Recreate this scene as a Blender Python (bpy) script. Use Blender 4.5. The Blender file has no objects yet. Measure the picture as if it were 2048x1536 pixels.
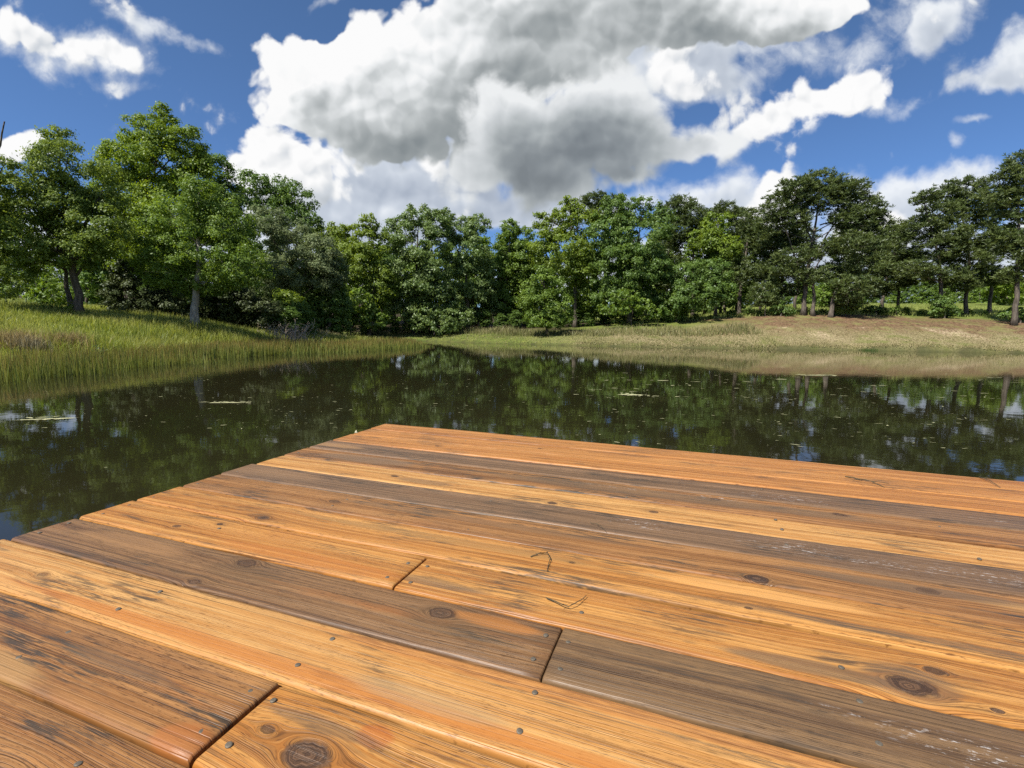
import bpy, math, random
import numpy as np
from mathutils import Vector, Matrix
R = math.radians
rng = np.random.default_rng(7)
random.seed(7)
sc = bpy.context.scene
col = sc.collection

# ------------------------------------------------------------------ camera
H = 1.25                       # eye above the water
F, PITCH, ROLL, YAW = 980.2, -6.4606, 0.7284, 19.908
CX, CY, CH = 1.5237, -2.2148, 0.5182   # camera in deck coordinates
p_, r_ = R(PITCH), R(ROLL)
fwd0 = np.array([0, 1, 0.]); up0 = np.array([0, 0, 1.]); rt0 = np.array([1., 0, 0])
fwd = fwd0*math.cos(p_)+up0*math.sin(p_); up1 = up0*math.cos(p_)-fwd0*math.sin(p_)
rt = rt0*math.cos(r_)+up1*math.sin(r_); upv = up1*math.cos(r_)-rt0*math.sin(r_)
EYE = np.array([0, 0, H])
def ray(px, py):
    return fwd+rt*(px-1024)/F+upv*(768-py)/F
def at(px, py, Y):             # point seen at a pixel of the photo, Y metres in front
    d = ray(px, py); return EYE+d*(Y/d[1])
def on_z(px, py, z=0.0):
    d = ray(px, py); return EYE+d*((z-H)/d[2])
cam = bpy.data.cameras.new('camera'); co = bpy.data.objects.new('camera', cam); col.objects.link(co)
cam.sensor_fit = 'HORIZONTAL'; cam.sensor_width = 36; cam.lens = 36*F/2048
cam.clip_start = 0.02; cam.clip_end = 6000
m = Matrix(((rt[0], upv[0], -fwd[0], 0), (rt[1], upv[1], -fwd[1], 0), (rt[2], upv[2], -fwd[2], H), (0, 0, 0, 1)))
co.matrix_world = m
sc.camera = co

# ------------------------------------------------------------------ render look
sc.view_settings.view_transform = 'Standard'; sc.view_settings.look = 'None'
sc.view_settings.exposure = 0.82; sc.view_settings.gamma = 1.0
sc.cycles.max_bounces = 6; sc.cycles.diffuse_bounces = 4; sc.cycles.glossy_bounces = 3
sc.cycles.transmission_bounces = 4; sc.cycles.transparent_max_bounces = 4
sc.cycles.use_denoising = False; sc.cycles.caustics_reflective = False; sc.cycles.caustics_refractive = False
sc.cycles.sample_clamp_indirect = 4.0

# ------------------------------------------------------------------ small node language
class X:
    nt = None
    def __init__(s, sock): s.s = sock
    def _m(a, op, b=None, c=None, clamp=False):
        n = X.nt.nodes.new('ShaderNodeMath'); n.operation = op; n.use_clamp = clamp
        for i, q in enumerate((a, b, c)):
            if q is None: continue
            if isinstance(q, X): X.nt.links.new(q.s, n.inputs[i])
            else: n.inputs[i].default_value = q
        return X(n.outputs[0])
    def __add__(a, b): return X._m(a, 'ADD', b)
    __radd__ = __add__
    def __sub__(a, b): return X._m(a, 'SUBTRACT', b)
    def __rsub__(a, b): return X._m(b, 'SUBTRACT', a)
    def __mul__(a, b): return X._m(a, 'MULTIPLY', b)
    __rmul__ = __mul__
    def __truediv__(a, b): return X._m(a, 'DIVIDE', b)
    def __rtruediv__(a, b): return X._m(b, 'DIVIDE', a)
    def __pow__(a, b): return X._m(a, 'POWER', b)
    def max(a, b): return X._m(a, 'MAXIMUM', b)
    def min(a, b): return X._m(a, 'MINIMUM', b)
    def abs(a): return X._m(a, 'ABSOLUTE')
    def sin(a): return X._m(a, 'SINE')
    def sqrt(a): return X._m(a, 'SQRT')
    def exp(a): return X._m(2.718282, 'POWER', a)
    def sat(a): return X._m(a, 'ADD', 0.0, clamp=True)
    def step(a, lo, hi):       # smoothstep
        n = X.nt.nodes.new('ShaderNodeMapRange'); n.interpolation_type = 'SMOOTHSTEP'
        X.nt.links.new(a.s, n.inputs[0]); n.inputs[1].default_value = lo; n.inputs[2].default_value = hi
        return X(n.outputs[0])
def inp(node, i, v):
    if isinstance(v, X): X.nt.links.new(v.s, node.inputs[i])
    else: node.inputs[i].default_value = v
def xyz(x, y, z=0.0):
    n = X.nt.nodes.new('ShaderNodeCombineXYZ'); inp(n, 0, x); inp(n, 1, y); inp(n, 2, z); return X(n.outputs[0])
def sep(v):
    n = X.nt.nodes.new('ShaderNodeSeparateXYZ'); inp(n, 0, v); return [X(o) for o in n.outputs]
def xyz_shift(P, dx, dy):
    n = X.nt.nodes.new('ShaderNodeVectorMath'); n.operation = 'ADD'; inp(n, 0, P); n.inputs[1].default_value = (dx, dy, 0); return X(n.outputs[0])
def noise(v, scale=1.0, detail=2.0, rough=0.5, dist=0.0, out=0):
    n = X.nt.nodes.new('ShaderNodeTexNoise'); inp(n, 'Vector', v); inp(n, 'Scale', scale)
    inp(n, 'Detail', detail); inp(n, 'Roughness', rough); inp(n, 'Distortion', dist); return X(n.outputs[out])
def mix(f, a, b):
    n = X.nt.nodes.new('ShaderNodeMix'); n.data_type = 'RGBA'; n.clamp_factor = True
    inp(n, 0, f)
    for i, q in ((6, a), (7, b)):
        if isinstance(q, X): X.nt.links.new(q.s, n.inputs[i])
        else: n.inputs[i].default_value = (*q, 1)
    return X(n.outputs[2])
def ramp(f, stops):
    n = X.nt.nodes.new('ShaderNodeValToRGB'); inp(n, 0, f); e = n.color_ramp.elements
    while len(e) < len(stops): e.new(0.5)
    for i, (p, c) in enumerate(stops): e[i].position = p; e[i].color = (*c, 1)
    return X(n.outputs[0])
def attr(name, kind='GEOMETRY', out='Fac'):
    n = X.nt.nodes.new('ShaderNodeAttribute'); n.attribute_name = name; n.attribute_type = kind; return X(n.outputs[out])
def objco():
    n = X.nt.nodes.new('ShaderNodeTexCoord'); return X(n.outputs['Object'])
def bump(h, strength, dist):
    n = X.nt.nodes.new('ShaderNodeBump'); inp(n, 'Strength', strength); inp(n, 'Distance', dist); inp(n, 'Height', h); return X(n.outputs[0])
def material(name):
    mt = bpy.data.materials.new(name); mt.use_nodes = True; X.nt = mt.node_tree; X.nt.nodes.clear(); return mt
def finish(shader):
    o = X.nt.nodes.new('ShaderNodeOutputMaterial'); X.nt.links.new(shader.s if isinstance(shader, X) else shader, o.inputs[0])
def principled(colr, rough=0.6, spec=0.5, normal=None, metallic=0.0, **kw):
    n = X.nt.nodes.new('ShaderNodeBsdfPrincipled')
    inp(n, 'Base Color', colr if isinstance(colr, X) else (*colr, 1)); inp(n, 'Roughness', rough)
    inp(n, 'Specular IOR Level', spec); inp(n, 'Metallic', metallic)
    if normal: inp(n, 'Normal', normal)
    for k, v in kw.items(): inp(n, k, v)
    return X(n.outputs[0])

# ------------------------------------------------------------------ object helpers
def tag(o, label=None, cat=None, group=None, kind=None):
    if label: o['label'] = label
    if cat: o['category'] = cat
    if group: o['group'] = group
    if kind: o['kind'] = kind
    return o
def link(name, me, mat=None, parent=None):
    o = bpy.data.objects.new(name, me); col.objects.link(o)
    if mat: me.materials.append(mat)
    if parent: o.parent = parent
    return o
def empty(name, loc=(0, 0, 0), rz=0.0):
    o = bpy.data.objects.new(name, None); col.objects.link(o); o.location = loc; o.rotation_euler = (0, 0, rz)
    o.empty_display_size = 0.1; return o
def np_mesh(name, V, faces_flat, sizes, attrs=None, smooth=False):
    """V (n,3); faces_flat 1-d loop vertex indices; sizes per polygon"""
    me = bpy.data.meshes.new(name)
    V = np.ascontiguousarray(V, dtype=np.float32); L = np.ascontiguousarray(faces_flat, dtype=np.int32)
    S = np.ascontiguousarray(sizes, dtype=np.int32)
    me.vertices.add(len(V)); me.vertices.foreach_set('co', V.ravel())
    me.loops.add(len(L)); me.loops.foreach_set('vertex_index', L)
    me.polygons.add(len(S)); st = np.zeros(len(S), np.int32); st[1:] = np.cumsum(S)[:-1]
    me.polygons.foreach_set('loop_start', st)
    me.update(calc_edges=True); me.validate()
    if smooth: me.polygons.foreach_set('use_smooth', np.ones(len(S), bool))
    for k, a in (attrs or {}).items():
        t = me.attributes.new(k, 'FLOAT', 'POINT'); t.data.foreach_set('value', np.ascontiguousarray(a, dtype=np.float32))
    return me
def quads(n, k=4):
    return np.arange(n*k), np.full(n, k)
def tube(paths, seg=8):
    """paths: list of (points (k,3), radii (k)) -> V, flat, sizes"""
    Vs, Fs, Ss, off = [], [], [], 0
    for P, rad in paths:
        P = np.asarray(P, float); k = len(P)
        T = np.gradient(P, axis=0); T /= np.linalg.norm(T, axis=1)[:, None]+1e-9
        ref = np.array([1, 0, 0.]) if abs(T[0, 0]) < .8 else np.array([0, 1., 0])
        A = np.cross(T, ref); A /= np.linalg.norm(A, axis=1)[:, None]+1e-9
        B = np.cross(T, A)
        a = np.linspace(0, 2*np.pi, seg, endpoint=False)
        ring = P[:, None]+(A[:, None]*np.cos(a)[None, :, None]+B[:, None]*np.sin(a)[None, :, None])*np.asarray(rad)[:, None, None]
        Vs.append(ring.reshape(-1, 3))
        i = np.arange(k-1)[:, None]*seg; j = np.arange(seg)[None]; j2 = (j+1) % seg
        f = np.stack([i+j, i+j2, i+seg+j2, i+seg+j], -1).reshape(-1)+off
        cap = np.arange(seg)[::-1]+off; cap2 = np.arange(seg)+(k-1)*seg+off
        Fs += [f, cap, cap2]; Ss += [np.full((k-1)*seg, 4), [seg], [seg]]
        off += k*seg
    return np.concatenate(Vs), np.concatenate(Fs), np.concatenate(Ss)
def wobble(a, b, n, amp, bend=None):
    t = np.linspace(0, 1, n)[:, None]; P = a*(1-t)+b*t
    if bend is not None: P = P+np.sin(t*np.pi)*bend
    w = rng.normal(0, amp, (n, 3)); w[0] = 0; w[-1] = 0; return P+w

# ------------------------------------------------------------------ sun and sky
SUN_EL, SUN_DIR = R(52), np.array([-0.74, -0.67])
SUN_DIR = SUN_DIR/np.linalg.norm(SUN_DIR)
sd = Vector((SUN_DIR[0]*math.cos(SUN_EL), SUN_DIR[1]*math.cos(SUN_EL), math.sin(SUN_EL)))
sun = bpy.data.lights.new('sun', 'SUN'); sun.energy = 4.9; sun.angle = R(0.53); sun.color = (1.0, 0.955, 0.88)
so = bpy.data.objects.new('sun', sun); col.objects.link(so); so.rotation_euler = sd.to_track_quat('Z', 'Y').to_euler()
so.location = (-20, -5, 40)

def sky_uv(px, py):
    d = ray(px, py); return d[0]/d[1], d[2]/d[1]
def build_world():
    w = bpy.data.worlds.new('World'); sc.world = w; w.use_nodes = True; w.cycles.sampling_method = 'NONE'
    X.nt = nt = w.node_tree; nt.nodes.clear()
    sky = nt.nodes.new('ShaderNodeTexSky'); sky.sky_type = 'NISHITA'; sky.sun_disc = False
    sky.sun_elevation = SUN_EL; sky.sun_rotation = math.atan2(SUN_DIR[0], SUN_DIR[1])
    sky.altitude = 100; sky.air_density = 1.0; sky.dust_density = 0.3; sky.ozone_density = 2.2
    tc = nt.nodes.new('ShaderNodeTexCoord'); gx, gy, gz = sep(X(tc.outputs['Generated']))
    yy = gy.max(0.12)
    u, v = gx/yy, gz/yy
    STR = 0.10
    tint = nt.nodes.new('ShaderNodeMix'); tint.data_type = 'RGBA'; tint.blend_type = 'MULTIPLY'; tint.inputs[0].default_value = 1.0
    nt.links.new(sky.outputs[0], tint.inputs[6]); nt.links.new(mix(gz.step(.08, .55), (0.33, 0.465, 0.69), (0.41, 0.52, 0.64)).s, tint.inputs[7]); tint_sky = tint.outputs[2]
    # --- clouds: four layers of soft ellipses, broken up by noise and lit from the sun's side
    THIN = [(1720, 545, 360, 100, 0, 1.7), (2150, 520, 220, 100, 0, 1.5), (1250, 560, 300, 70, 0, 1.0), (150, 530, 330, 110, 0, 1.5), (-150, 430, 160, 120, 0, 1.0), (620, 540, 300, 90, 0, 1.0),
      # px, py, rx, ry, rot, amp  (centre and half sizes as seen from the dock)
        (760, 370, 260, 105, 0, 1.2), (690, 430, 170, 60, 0, 1.0), (1010, 260, 150, 130, 0, 1.0), (1060, 400, 170, 50, 0, .8), (1300, 150, 160, 100, 0, .8), (950, 425, 250, 30, 0, .62), (880, 395, 110, 30, -20, .5), (1400, 400, 210, 42, -6, .85), (1490, 440, 90, 46, 0, .8),
        (1770, 420, 130, 70, 8, 1.0), (1930, 348, 150, 44, -14, .85), (2035, 110, 95, 75, -35, .85), (2000, 155, 80, 28, 0, .6), (1620, 100, 230, 60, -10, .62), (1440, 175, 100, 60, -35, .62),
        (1868, 62, 56, 66, 22, .85), (1800, 20, 180, 60, 0, .6), (60, 85, 180, 75, 12, .8), (230, 100, 110, 50, 8, .7), (290, 38, 100, 20, 20, .50), (405, 92, 90, 20, 22, .58), (635, 28, 70, 18, -35, .52), (262, 175, 60, 16, -10, .36), (1915, 282, 26, 18, 0, .55), (1960, 240, 55, 12, -10, .42),
        (1845, 205, 80, 22, -20, .36), (1625, 245, 50, 30, 0, .42), (1925, 155, 26, 30, 0, .42), (1730, 200, 80, 34, 10, .5), (545, 205, 26, 60, 20, .36), (1440, 300, 70, 40, 0, .5), (700, -10, 70, 40, 0, .5), (1300, 60, 300, 120, 0, .6)]
    WHITE = [
        (585, 325, 95, 68, 0, 1.15), (525, 312, 60, 50, 0, .95), (470, 352, 60, 44, 0, 1.0), (630, 360, 90, 60, 0, .9), (560, 380, 110, 50, 0, .8), (880, 322, 50, 36, 10, .85), (1000, 240, 80, 60, -30, .9), (1545, 385, 46, 46, 0, 1.3), (1510, 450, 60, 36, 0, .9), (20, 298, 85, 38, 0, 1.2),
        (40, 68, 130, 50, 14, .9), (150, 92, 130, 36, 12, .5), (238, 98, 70, 32, 8, .75), (1590, 215, 190, 46, -19, .9), (1690, 182, 70, 34, 10, .7), (1335, 140, 55, 70, 20, 1.0), (1400, 195, 70, 34, -35, .7), (1670, 40, 200, 50, -8, .5), (1730, 470, 80, 50, 0, .9)]
    BIG = [
        (640, 165, 120, 95, 0, 1.1), (710, 85, 62, 58, 0, 1.0), (580, 140, 62, 50, 0, .8), (800, 200, 210, 105, 6, 1.2), (900, 150, 170, 140, 0, .9), (760, 265, 150, 60, 8, .8), (1150, 5, 430, 85, 0, 1.2), (980, 90, 120, 90, 0, .8), (1420, 40, 260, 62, -4, .95), (1620, 20, 180, 50, -4, .8), (1130, 95, 190, 70, 0, .9), (1090, 160, 130, 60, -20, .7)]
    DARK = [
        (1150, 265, 150, 80, 8, 1.0), (1280, 285, 160, 56, 2, 1.0), (1050, 320, 100, 70, 10, .9), (1400, 300, 90, 32, -8, .75), (985, 225, 70, 70, 0, .6), (1225, 195, 110, 50, 0, .7), (1110, 375, 150, 44, 0, .85), (1255, 352, 50, 22, 10, .6), (950, 350, 80, 40, 0, .55), (1090, 200, 90, 50, 0, .5)]
    BASE = [(1200, 15, 300, 60, 0, .50), (980, 140, 130, 110, 0, .34), (1480, 30, 200, 40, 0, .30), (900, 285, 150, 34, -6, .34), (640, 200, 130, 60, 0, -.20)]      # undersides turned to us
    HOLE = [(1012, 372, 36, 42, 30, 1.0), (1500, 130, 110, 32, -24, .9), (1415, 232, 36, 20, -20, .7), (1000, 452, 80, 24, 0, .5), (640, 62, 36, 24, 0, .5)]
    DX, DY = -.030, .050              # towards the sun on the sky
    def ell(P, lst, base, sx=0.0, sy=0.0):
        tot = None
        for (px, py, rx, ry, rot, amp) in lst:
            cu, cv = sky_uv(px, py); ru = abs(sky_uv(px+rx, py)[0]-cu); rv = abs(sky_uv(px, py-ry)[1]-cv)
            cu -= sx; cv -= sy
            c, q = math.cos(R(-rot)), math.sin(R(-rot))
            def dot(ax, ay, az):
                d = nt.nodes.new('ShaderNodeVectorMath'); d.operation = 'DOT_PRODUCT'; nt.links.new(P.s, d.inputs[0]); d.inputs[1].default_value = (ax, ay, az); return X(d.outputs['Value'])
            a = dot(c/ru, q/ru, -(c*cu+q*cv)/ru); b = dot(-q/rv, c/rv, -(-q*cu+c*cv)/rv)
            e = X._m(base, 'POWER', X._m(a, 'MULTIPLY_ADD', a, b*b))
            tot = e*amp if tot is None else X._m(e, 'MULTIPLY_ADD', amp, tot)
        return tot
    def warp(P, amp, sc_, det):
        n = nt.nodes.new('ShaderNodeTexNoise'); nt.links.new(P.s, n.inputs['Vector']); n.inputs['Scale'].default_value = sc_; n.inputs['Detail'].default_value = det; n.inputs['Roughness'].default_value = .55
        a = nt.nodes.new('ShaderNodeVectorMath'); a.operation = 'SUBTRACT'; nt.links.new(n.outputs['Color'], a.inputs[0]); a.inputs[1].default_value = (.5, .5, .5)
        b = nt.nodes.new('ShaderNodeVectorMath'); b.operation = 'MULTIPLY_ADD'; nt.links.new(a.outputs[0], b.inputs[0]); b.inputs[1].default_value = (amp, amp, 0); nt.links.new(P.s, b.inputs[2])
        return X(b.outputs[0])
    P0 = xyz(u, v, 1.0)
    def puff(P, scale):     # round heads: 1 at the middle of a cell, falling to its rim
        n = nt.nodes.new('ShaderNodeTexVoronoi'); n.voronoi_dimensions = '2D'; n.feature = 'SMOOTH_F1'; n.inputs['Smoothness'].default_value = .35
        nt.links.new(P.s, n.inputs['Vector']); n.inputs['Scale'].default_value = scale
        d = X(n.outputs['Distance']); return 0.22-d*d
    def billow(P):          # cauliflower relief from three sizes of round heads
        return puff(P, 7.0)*.95+puff(P, 16.0)*.62+puff(P, 38.0)*.40
    Pw = warp(P0, .11, 5.0, 5.0); Pb = warp(P0, .045, 9.0, 4.0)
    b0 = billow(Pb); b1 = billow(xyz_shift(Pb, -.010, .016))
    fray = noise(warp(P0, .07, 9.0, 4.0), 9.0, 9.0, .66)-.5          # ragged wisps
    slow = noise(P0, 5.0, 3.0, .5)-.5
    rel = b0-b1
    midn = noise(P0, 8.5, 4.0, .55, .6)-.5
    relm = midn-(noise(xyz_shift(P0, -.016, .024), 8.5, 3.0, .55, .6)-.5)
    hole = ell(Pw, HOLE, .25)
    base = X(tint_sky)
    def lay(prev, lst, lo, hi, opac, rim, s0, score, sdir, srel, sslow, nb, nf, stops, under=None):
        D = ell(Pw, lst, .27); Ds = ell(Pw, lst, .27, DX, DY) if sdir else None
        dn = D+b0*nb+fray*nf+midn*1.15-hole*.6
        al = dn.step(lo, hi)*opac
        sh = (D-.55).step(0.0, 1.0)*score+s0-rel*srel+slow*sslow-fray*.10-relm*.25-midn*.12
        if under: sh = sh+ell(warp(P0, .10, 4.0, 4.0), under, .30)
        if sdir: sh = sh-(D-Ds)*sdir
        sh = (sh-(1.0-dn.step(lo, hi+rim))*.20).sat()
        return al, mix(al, prev, ramp(sh, stops))
    k_ = lambda *q: [(p, tuple(c*.567/STR for c in col_)) for p, col_ in q]
    SOFT = k_((0.0, (.90, .93, .96)), (.35, (.64, .69, .76)), (.7, (.44, .49, .57)), (1.0, (.34, .38, .45)))
    WHT = k_((0.0, (.98, .98, .98)), (.22, (.88, .89, .90)), (.6, (.62, .66, .71)), (1.0, (.45, .49, .53)))
    GRY = k_((0.0, (.97, .97, .97)), (.15, (.84, .86, .87)), (.38, (.58, .61, .62)), (.68, (.36, .39, .40)), (1.0, (.24, .27, .285)))
    DRK = k_((0.0, (.86, .88, .89)), (.25, (.64, .67, .69)), (.55, (.42, .455, .47)), (.8, (.27, .30, .32)), (1.0, (.20, .225, .245)))
    a1, kk = lay(base, THIN, .22, .95, .93, .2, .24, .42, .30, .45, .8, .40, 1.05, SOFT)
    a2, kk = lay(kk, WHITE, .36, .70, 1.0, .5, .28, .16, .36, 1.15, .6, .85, .95, WHT)
    a3, kk = lay(kk, BIG, .38, .64, 1.0, .6, .20, .18, .46, .52, .7, .95, .45, GRY, BASE)
    a4, kk = lay(kk, DARK, .26, .86, .98, .7, .35, .60, .44, .34, 1.0, .75, .80, DRK)
    alpha = 1.0-(1.0-a1)*(1.0-a2)*(1.0-a3)*(1.0-a4)
    fz = gz.step(0.0, .02)
    # behind the viewer: broken cloud from plain noise
    back = noise(X(tc.outputs['Generated']), 3.0, 6.0, .55).step(.52, .66)
    fr = gy.step(.10, .22)
    cc = mix(fr*fz, mix(back*.9*fz, base, (6.0, 6.2, 6.4)), kk)
    bg = nt.nodes.new('ShaderNodeBackground'); nt.links.new(cc.s, bg.inputs[0]); bg.inputs[1].default_value = STR
    o = nt.nodes.new('ShaderNodeOutputWorld'); nt.links.new(bg.outputs[0], o.inputs[0])
build_world()

# ------------------------------------------------------------------ ground shape
SHORE = [(-12.4, -14), (-12.3, 5), (-12.4, 12), (-12.6, 16), (-13, 22), (-12.4, 28), (-9.5, 32.5), (-8.6, 35), (-9.2, 38), (-13, 41), (-18, 44),
         (-18, 47), (-15, 45.6), (-8, 45), (-1, 40.6), (6.7, 37.4), (12, 36.4), (17.5, 36), (24.6, 35.6), (35.5, 34), (46, 29), (52, 15), (52, -14)]
SH = np.array(SHORE, float)
def shore_dist(x, y):
    """signed distance to the waterline, negative in the water"""
    x = np.asarray(x, float); y = np.asarray(y, float); best = np.full(x.shape, 1e9); ins = np.zeros(x.shape, bool); n = len(SH)
    for i in range(n):
        a, b = SH[i], SH[(i+1) % n]; d = b-a
        t = np.clip(((x-a[0])*d[0]+(y-a[1])*d[1])/(d@d), 0, 1)
        best = np.minimum(best, np.hypot(x-a[0]-t*d[0], y-a[1]-t*d[1]))
        c = ((a[1] > y) != (b[1] > y)) & (x < (b[0]-a[0])*(y-a[1])/(b[1]-a[1]+1e-12)+a[0])
        ins ^= c
    return np.where(ins, -best, best)
CT = [(*p, 0.05) for p in SHORE]
for px, py, Y in [(1250, 655, 43.5), (1400, 642, 45), (1500, 636, 45.5), (1600, 633, 45.5), (1700, 631, 46), (1800, 632, 46), (1900, 636, 45), (2048, 645, 42.5), (2200, 650, 41),
                  (1600, 655, 40), (1800, 660, 39.2), (2000, 666, 38), (1400, 664, 41),
                  (1500, 622, 56), (1750, 621, 56), (2000, 622, 56), (1500, 612, 88), (1750, 608, 88), (2048, 605, 88), (1350, 640, 60), (1300, 632, 80),
                  (1000, 661, 47), (1120, 658, 47), (1200, 656, 46), (1100, 650, 56), (850, 666, 48), (850, 655, 56), (700, 668, 50), (700, 655, 60),
                  (150, 624, 22), (390, 651, 24), (300, 643, 23.5), (550, 664, 32), (620, 668, 40), (0, 641, 17), (-200, 640, 14), (0, 616, 30), (0, 603, 46), (-200, 590, 46), (250, 615, 34), (480, 640, 34), (0, 596, 60)]:
    q = at(px, py, Y); CT.append(tuple(q))
CT += [(-60, 0, 2.2), (-60, 30, 3.4), (-60, 90, 5), (0, 110, 5), (60, 110, 7), (90, 60, 5), (90, 0, 3), (-20, 75, 3), (-25, -40, 1.5), (60, -40, 1.5)]
CT += [(x, y, -.7) for x, y in [(-5, 0), (5, 0), (20, 0), (38, 5), (-5, 12), (8, 14), (25, 14), (-4, 24), (8, 26), (22, 26), (-3, 32), (36, 22)]]
CT = np.array(CT); A = np.hypot(CT[:, None, 0]-CT[None, :, 0], CT[:, None, 1]-CT[None, :, 1])
WT = np.linalg.solve(A+np.eye(len(CT))*(-.15), CT[:, 2]-1.0)
def vnoise(x, y, s, seed=0):
    """cheap smooth value noise"""
    x = np.asarray(x)/s+seed*17.3; y = np.asarray(y)/s-seed*9.1; xi, yi = np.floor(x), np.floor(y); fx, fy = x-xi, y-yi
    fx, fy = fx*fx*(3-2*fx), fy*fy*(3-2*fy)
    h = lambda a, b: np.modf(np.abs(np.sin(a*127.1+b*311.7+seed*74.7)*43758.5453))[0]
    return (h(xi, yi)*(1-fx)+h(xi+1, yi)*fx)*(1-fy)+(h(xi, yi+1)*(1-fx)+h(xi+1, yi+1)*fx)*fy
def height(x, y):
    x = np.asarray(x, float); y = np.asarray(y, float); sh = x.shape; x = x.ravel(); y = y.ravel(); z = np.empty(x.shape)
    for i in range(0, len(x), 20000):
        s = slice(i, i+20000); xc, yc = np.clip(x[s], -140, 160), np.clip(y[s], -80, 200)
        z[s] = 1.0+np.hypot(xc[:, None]-CT[None, :, 0], yc[:, None]-CT[None, :, 1])@WT
    d = shore_dist(x, y)
    z = z+(vnoise(x, y, 2.3, 1)-.5)*.14*np.clip(d/2, 0, 1)+(vnoise(x, y, .8, 2)-.5)*.07*np.clip(d/1.5, 0, 1)
    far = np.clip((np.hypot(x, y)-130)/200, 0, 1); z = z*(1-far)+far*7
    z = np.where(d > 0, np.maximum(z, .03+.05*np.minimum(d, 3)), np.minimum(z, -.05+np.maximum(d, -3)*.2))
    return z.reshape(sh)
def gz(x, y): return float(height(np.array([x]), np.array([y]))[0])

def build_ground():
    def axis(lo, hi, step, far):
        a = np.arange(lo, hi+1e-6, step); g = step*1.25**np.arange(1, 60); g = np.cumsum(g); g = g[g < far]
        return np.concatenate([(lo-g)[::-1], a, hi+g])
    xs = axis(-42, 62, .45, 2500); ys = axis(-10, 96, .45, 2500)
    Xg, Yg = np.meshgrid(xs, ys); Z = height(Xg, Yg); D = shore_dist(Xg.ravel(), Yg.ravel())
    V = np.stack([Xg, Yg, Z], -1).reshape(-1, 3); nx, ny = len(xs), len(ys)
    i = (np.arange(ny-1)[:, None]*nx+np.arange(nx-1)[None]).ravel()
    f = np.stack([i, i+1, i+nx+1, i+nx], -1).ravel()
    x, y = V[:, 0], V[:, 1]; n1 = vnoise(x, y, 3, 5)-.5; n2 = vnoise(x, y, 1.1, 6)-.5
    ss = lambda a, lo, hi: np.clip((a-lo)/(hi-lo), 0, 1)
    dd = D+n1*3+n2*1.2
    right = ss(x+n1*5, 2, 8)*ss(y, 20, 26)
    straw = right*(1-ss(dd, 5.2, 7.5))*ss(D, -.5, .6)
    rust = ss(x+n1*6, 14, 20)*ss(dd, 2.6, 5.4)*(1-ss(dd, 11.5, 13.5))*ss(y, 20, 26)
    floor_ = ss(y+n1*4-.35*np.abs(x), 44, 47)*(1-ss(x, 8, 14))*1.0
    pale = ss(n1+n2*.9, .30, .42)*ss(dd, 2.5, 4)*(1-ss(dd, 6, 7.5))*ss(x, 16, 22)*ss(y, 20, 26)
    mud = (1-ss(D, .0, .35))
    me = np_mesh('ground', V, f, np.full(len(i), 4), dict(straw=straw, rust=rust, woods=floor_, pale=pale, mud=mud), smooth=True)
    mt = material('ground'); c = objco()
    n = noise(c, 1.6, 5, .6); fine = noise(c, 14, 4, .65)
    g = mix(n.step(.35, .65), (.075, .115, .020), (.135, .155, .032)); g = mix(fine.step(.4, .75)*.5, g, (.20, .19, .065))
    stc = mix(noise(c, 9, 5, .7).step(.36, .66), (.105, .088, .038), (.30, .25, .138)); stc = mix(noise(c, .7, 4, .6).step(.5, .66)*.7, stc, (.12, .135, .035))
    rs = mix(noise(c, 5, 5, .65).step(.35, .68), (.072, .043, .024), (.205, .132, .074)); rs = mix(noise(c, .9, 4, .6).step(.48, .66)*.75, rs, (.17, .165, .060))
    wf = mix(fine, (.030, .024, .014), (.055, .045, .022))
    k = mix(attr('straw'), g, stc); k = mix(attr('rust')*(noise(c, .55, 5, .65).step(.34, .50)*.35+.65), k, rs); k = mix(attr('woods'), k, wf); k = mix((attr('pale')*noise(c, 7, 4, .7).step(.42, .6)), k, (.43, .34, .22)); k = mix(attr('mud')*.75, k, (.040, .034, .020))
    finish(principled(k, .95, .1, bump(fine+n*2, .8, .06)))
    o = link('ground', me, mt); tag(o, kind='structure')
build_ground()

def build_water():
    xs = [-400, 400]; me = np_mesh('pond_water', np.array([(-30, -60, 0), (80, -60, 0), (80, 60, 0), (-30, 60, 0)], float), *quads(1))
    mt = material('pond_water'); c = objco(); x, y, z = sep(c)
    n1 = noise(xyz(x*1.0, y*1.35), 2.2, 3, .5); n2 = noise(xyz(x, y*1.2), 9.0, 2, .5)
    big = noise(xyz(x*.10, y*.22), 1.0, 3, .5).step(.42, .62)
    h = n1*1.0+n2*.22*(big*.9+.25)
    colr = mix(noise(c, .25, 3).step(.3, .7), (.0125, .0122, .0050), (.0165, .0150, .0062))
    finish(principled(colr, .032, .5, bump(h, .13, .009), IOR=1.333))
    tag(link('water', me, mt), kind='structure')
build_water()

# ------------------------------------------------------------------ dock
DOCK_Z = H-CH; W = 0.142
dock_rot = R(-YAW); cr_, sr_ = math.cos(dock_rot), math.sin(dock_rot)
dock_loc = (-(cr_*CX-sr_*CY), -(sr_*CX+cr_*CY), DOCK_Z)
def deck(px, py):             # pixel of the photo -> deck coordinates on the plank tops
    P = on_z(px, py, DOCK_Z)-np.array([dock_loc[0], dock_loc[1], DOCK_Z])
    return cr_*P[0]+sr_*P[1], -sr_*P[0]+cr_*P[1]
dock = empty('dock', dock_loc, dock_rot)
tag(dock, 'orange brown stained wooden dock of long planks standing over the pond', 'dock')

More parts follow.
